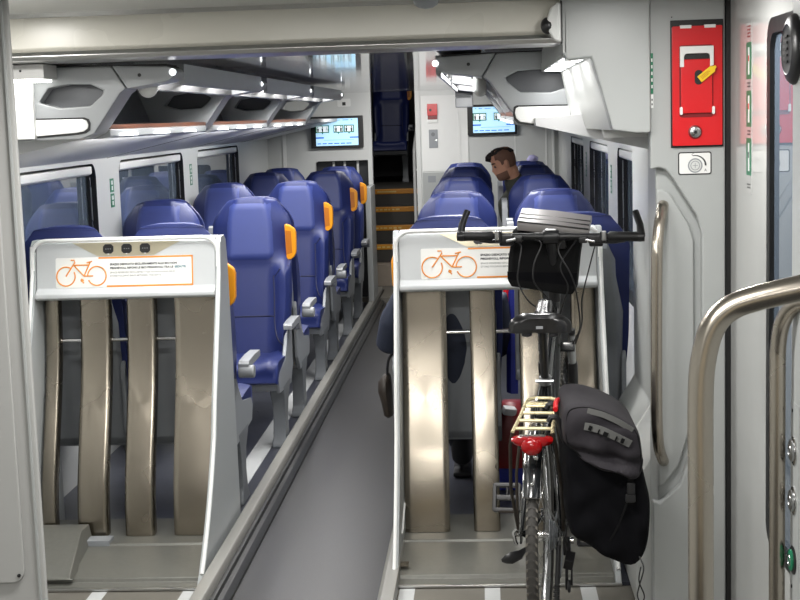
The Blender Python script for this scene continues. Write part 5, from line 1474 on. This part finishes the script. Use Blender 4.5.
for sg in (-1, 1):
    hx = .36 + sg * .09
    lg = [Vector((hx, 10.78, .56)), Vector((hx - .02, 10.58, .57)), Vector((hx - .03, 10.36, .55)), Vector((hx - .03, 10.34, .34)), Vector((hx - .03, 10.38, .12))]
    legs.append(lg); body.tube(lg, [.085, .08, .06, .055, .038], 14); body.tube([lg[-1], lg[-1] + Vector((0, -.02, -.03)), lg[-1] + Vector((0, -.17, -.045))], [.04, .04, .028], 10)
remesh(body.build('body', M['skin'], p), .007, 3)
jk = MB(); jk.tube([(a, b, c) for a, b, c in spine], [.16, .165, .168, .175, .155, .085], 18, flat=1.15)
jk.tube([Ls, Rs_], [.075, .075], 12)
for a in (armL, armR): jk.tube(a[:-1] + [a[-2].lerp(a[-1], .8)], [.075, .066, .06, .052, .042], 12)
jk.tube([neck_b + Vector((.02, .01, -.05)), neck_b + Vector((.0, 0, .0)), neck_b + Vector((-.02, -.008, .05)), neck_b + Vector((-.034, -.014, .075))], [.085, .080, .074, .070], 16)
remesh(jk.build('jacket', M['jacket'], p), .012, 5)
tr = MB()
for lg in legs: tr.tube(lg[:-1] + [lg[-1] + Vector((0, 0, .03))], [.10, .095, .075, .068, .058], 14)
tr.tube([(.27, 10.78, .57), (.45, 10.78, .57)], [.10, .10], 14)
remesh(tr.build('trousers', M['jeans'], p), .012, 4)
sh = MB()
for lg in legs:
    e = lg[-1]; sh.tube([e + Vector((0, .03, .02)), e + Vector((0, .02, -.02)), e + Vector((0, -.06, -.033)), e + Vector((0, -.15, -.04)), e + Vector((0, -.20, -.042))], [.045, .046, .042, .036, .02], 12)
    sh.box(e.x - .04, e.x + .04, e.y - .2, e.y + .05, PLAT + .001, PLAT + .03)
remesh(sh.build('shoes', M['boot'], p), .01, 3)
def scalp(c, f, u, s, hmin_f, hmin_b, grow, mb, top_extra=0.0):
    prof = [(.0, .087, .094, .073), (.025, .090, .099, .076), (.05, .088, .100, .077), (.08, .076, .092, .070), (.10, .056, .074, .055), (.113, .030, .042, .030), (.119, .008, .010, .008)]
    return prof
# hair: faded sides and a dark brushed-up top
def hair_shell(c, f, u, s, hs, grow, front_ok):
    mb = MB(); rs = []; n = 30
    P_ = [(-.07, .0, .064, .060), (-.045, .0, .078, .066), (-.02, .088, .088, .070), (.0, .087, .094, .073), (.025, .090, .099, .076), (.05, .088, .100, .077), (.08, .076, .092, .070), (.10, .056, .074, .055), (.113, .030, .042, .030), (.119, .006, .008, .006)]
    for h, lf, lb, w in P_:
        if h < hs: continue
        r = []
        for j in range(n):
            a = 2 * PI * j / n - PI; ca, sa = math.cos(a), math.sin(a)
            g = grow
            d = (lf if ca > 0 else lb)
            if ca > front_ok(h): d = d * .9 - .012; g = -.012   # stay inside the head where the face shows
            r.append(c + f * ((d + g) * ca) + s * ((w + (g if ca <= front_ok(h) else g)) * sa) + u * (h + (grow if h > .1 else 0)))
        rs.append(r)
    mb.rings(rs); return mb
hair_shell(c_, f_, u_, s_, -.05, .003, lambda h: -.25 if h < .0 else (.35 if h < .04 else .8)).build('faded_hair', M['fade'], p, ang=80)
hm = MB(); random.seed(11)
for i in range(60):
    a = random.uniform(-1, 1); b_ = random.uniform(-1, 1)
    q = c_ + f_ * (.082 * a) + s_ * (.055 * b_ * math.sqrt(1 - .5 * a * a)) + u_ * (.112 - .040 * a * a - .018 * b_ * b_)
    tip = q + f_ * (.025 + .012 * max(0, a)) + u_ * (.012 + .008 * max(0, a))
    hm.tube([q - f_ * .02 - u_ * .012, q, tip], [.014, .013, .007], 7)
remesh(hm.build('top_hair', M['hair'], p), .006, 2)
for sg in (-1, 1):
    e = c_ + f_ * .074 + s_ * (sg * .031) + u_ * .003
    MB().ball(tuple(e), .0095, 12, 8).build('eye', M['eyew'], p)
    b_ = c_ + f_ * .088 + u_ * .026
    MB().tube([b_ + s_ * (sg * .012), b_ + s_ * (sg * .032) + u_ * .004 - f_ * .006, b_ + s_ * (sg * .05) - f_ * .022], [.004, .0045, .003], 6).build('eyebrow', M['hair'], p)
bd = MB(); rs = []
for h, lf, w in ((-.121, .05, .028), (-.112, .082, .041), (-.095, .092, .054), (-.075, .0935, .061), (-.055, .0925, .065)):
    rs.append([c_ + f_ * ((lf) * math.cos(a)) + s_ * ((w + .001) * math.sin(a)) + u_ * h for a in [-1.5 + 3.0 * j / 16 for j in range(17)]])
bd.rings(rs, closed=False, caps=False).build('stubble', M['fade'], p, ang=80)

# --- passenger behind the right stand, facing away: sleeve over the aisle armrest, boots below
p = thing('person', 'passenger facing away behind the right stand, only dark sleeve and black boots showing', 'person', (-.145, 6.0, PLAT))
body = MB()
HC = (-.13, 5.99, 1.105)
c_, f_, u_, s_ = head_mesh(body, HC, (0, .75, -.55), (0, .55, .75), .98)
spine = [(-.145, 5.94, .545), (-.145, 5.91, .64), (-.145, 5.875, .76), (-.145, 5.87, .87), (-.145, 5.90, .96), (-.14, 5.93, 1.0), (-.135, 5.965, 1.06)]
body.tube(spine, [.13, .13, .125, .135, .11, .058, .05], 18)
Ls, Rs_ = Vector((-.32, 5.88, .93)), Vector((.015, 5.88, .93))
armL = [Ls, Vector((-.395, 5.93, .82)), Vector((-.425, 5.99, .725)), Vector((-.36, 6.12, .69)), Vector((-.25, 6.22, .67))]
armR = [Rs_, Vector((.04, 5.90, .80)), Vector((.04, 5.97, .70)), Vector((.0, 6.10, .67)), Vector((-.06, 6.20, .66))]
body.tube([Ls, Rs_], [.058, .058], 12)
for a in (armL, armR): body.tube(a, [.055, .047, .042, .036, .026], 12)
hand(body, armL[-1], (.7, .4, -.15), (.1, 0, -1), .95); hand(body, armR[-1], (-.6, .6, -.15), (-.1, 0, -1), .95)
legs = []
for sg, fx in ((-1, -.13), (1, -.05)):
    hx = -.145 + sg * .08
    lg = [Vector((hx, 5.96, .545)), Vector((hx, 6.2, .56)), Vector((hx, 6.40, .54)), Vector(((hx + fx) / 2, 6.40, .33)), Vector((fx, 6.40, .13))]
    if sg > 0: lg[-1].y = 6.55; lg[-1].x = -.0
    legs.append(lg); body.tube(lg, [.085, .08, .06, .055, .038], 14); body.tube([lg[-1], lg[-1] + Vector((0, .03, -.03)), lg[-1] + Vector((0, .16, -.045))], [.04, .04, .028], 10)
remesh(body.build('body', M['skin'], p), .008, 3)
jk = MB(); jk.tube(spine[:-1], [.148, .148, .146, .155, .135, .085], 18); jk.tube([Ls, Rs_], [.075, .075], 12)
for a in (armL, armR): jk.tube(a[:-1] + [a[-2].lerp(a[-1], .8)], [.076, .068, .062, .053, .042], 12)
remesh(jk.build('jacket', M['navy'], p), .012, 5)
tr = MB()
for lg in legs: tr.tube(lg[:-1] + [lg[-1] + Vector((0, 0, .03))], [.10, .095, .075, .068, .055], 14)
tr.tube([(-.23, 5.97, .555), (-.06, 5.97, .555)], [.10, .10], 14)
remesh(tr.build('trousers', M['jeans'], p), .012, 4)
sh = MB()
for lg in legs:
    e = lg[-1]; sh.tube([e + Vector((0, -.012, .13)), e + Vector((0, -.012, .04)), e + Vector((0, -.01, -.02)), e + Vector((0, .06, -.03)), e + Vector((0, .14, -.038)), e + Vector((0, .19, -.04))], [.056, .054, .05, .044, .038, .022], 12)
    sh.box(e.x - .042, e.x + .042, e.y - .05, e.y + .19, PLAT + .001, PLAT + .03)
remesh(sh.build('boots', M['boot'], p), .009, 3)
hm = hair_shell(c_, f_, u_, s_, -.05, .010, lambda h: -.2 if h < .0 else (.3 if h < .04 else .8)); hm.build('hair', M['hair'], p, ang=80)
for sg in (-1, 1):
    e = c_ + f_ * .072 + s_ * (sg * .031) + u_ * .003; MB().ball(tuple(e), .0095, 12, 8).build('eye', M['eyew'], p)
# things around that passenger
t = thing('strap_bag', 'small brown and black bag hanging off the aisle armrest left of the right stand', 'bag', (-.445, 6.02, .39))
m = MB()
rs = []
for z, x, w, d in ((.385, -.440, .010, .03), (.395, -.440, .022, .05), (.45, -.445, .026, .06), (.50, -.452, .032, .07), (.54, -.452, .030, .06), (.565, -.445, .02, .04), (.58, -.44, .008, .02)):
    rs.append([(x + w * math.cos(a), 6.02 + d * math.sin(a), z) for a in [2 * PI * j / 14 for j in range(14)]])
m.rings(rs); m.build('bag_body', M['brown'], t)
MB().tube(smooth_path([(-.44, 6.0, .57), (-.432, 6.0, .64), (-.405, 6.0, .672), (-.372, 6.0, .668)], 5), .006, 8).build('strap', M['black'], t)
t = thing('draped_jacket', 'red and dark blue cloth hanging between the two seats behind the right stand', 'jacket', (.105, 6.0, .5))
m = MB(); rs = []
for y in [5.90 + .02 * i for i in range(11)]:
    o_ = .010 * math.sin(y * 60)
    rs.append([(.088 + o_, y, .50), (.094 + o_, y, .80), (.090 + o_, y, .93), (.105, y, .985), (.125 + o_, y, .93), (.122 + o_, y, .7), (.118 + o_, y, .50)])
m.rings(rs); jb = m.build('cloth', M['bluebag'], t)
m = MB().tube(smooth_path([(.089, 5.925, .985), (.084, 5.915, .93), (.08, 5.905, .84), (.086, 5.90, .76)], 5), .012, 8); m.build('red_collar', M['red'], t)
t = thing('carrier_bag', 'dark red bag with a blue base on the floor behind the bicycle stand\'s slats', 'bag', (.10, 6.22, PLAT))
m = MB()
rs = []
for z, k_ in ((PLAT + .105, 1), (.22, 1.03), (.29, .95), (.36, .8), (.40, .5)):
    rs.append([(.10 + .075 * k_ * x + .006 * math.sin(z * 60 + y * 3), 6.22 + .10 * k_ * y, z) for x, y in [(-1, -1), (0, -1.1), (1, -1), (1.1, 0), (1, 1), (0, 1.1), (-1, 1), (-1.1, 0)]])
m.rings(rs); m.build('upper_bag', M['reddk'], t, ang=70)
MB().box(.025, .18, 6.12, 6.32, PLAT + .001, PLAT + .105).build('blue_base', M['bluebag'], t, bevel=.01)
MB().obox((.09, 6.14, .375), (.06, .04, .035), (.3, .2, .4)).build('white_wrapper', M['white'], t, bevel=.006)
t = thing('cloth', 'small crumpled lilac and white cloth on top of the farthest right window headrest', 'cloth', (.415, 12.03, 1.265))
m = MB(); rs = []; random.seed(8)
for i in range(7):
    a = PI * (i + .5) / 7
    rs.append([(.42 + (.048 + random.uniform(-.008, .008)) * math.sin(a) * math.cos(b_), 12.0 + .03 * math.sin(a) * math.sin(b_), 1.298 - .036 * math.cos(a) + random.uniform(-.004, .004)) for b_ in [2 * PI * j / 10 for j in range(10)]])
m.rings(rs); m.build('cloth_folds', M['lilac'], t, ang=60)
# ------------------------------------------------------------------ camera, world, colour management
cam = bpy.data.cameras.new('camera'); co = bpy.data.objects.new('camera', cam); COL.objects.link(co)
f_px = 1400.0
cam.sensor_fit = 'HORIZONTAL'; cam.sensor_width = 36; cam.lens = 36 * f_px / 800
cam.clip_start = .05
d = Vector((82 / f_px, 186 / f_px, -1)).normalized()          # world +Y in camera axes
u = Vector((-.0235, 1, 0)); u = (u - u.dot(d) * d).normalized()  # world +Z
r = d.cross(u)                                                 # world +X
R3 = Matrix((r, d, u))      # rows: world axes in camera space -> maps camera vectors to world
co.matrix_world = Matrix.Translation((0, 0, 1.69)) @ R3.to_4x4()
SC.camera = co
w = bpy.data.worlds.new('World'); SC.world = w; w.use_nodes = True
w.node_tree.nodes['Background'].inputs[0].default_value = (.02, .024, .03, 1); w.node_tree.nodes['Background'].inputs[1].default_value = 1
vs_ = SC.view_settings
SC.display_settings.display_device = 'sRGB'
vs_.view_transform = 'Standard'; vs_.look = 'None'; vs_.gamma = 1; vs_.use_curve_mapping = False; vs_.exposure = 0.0
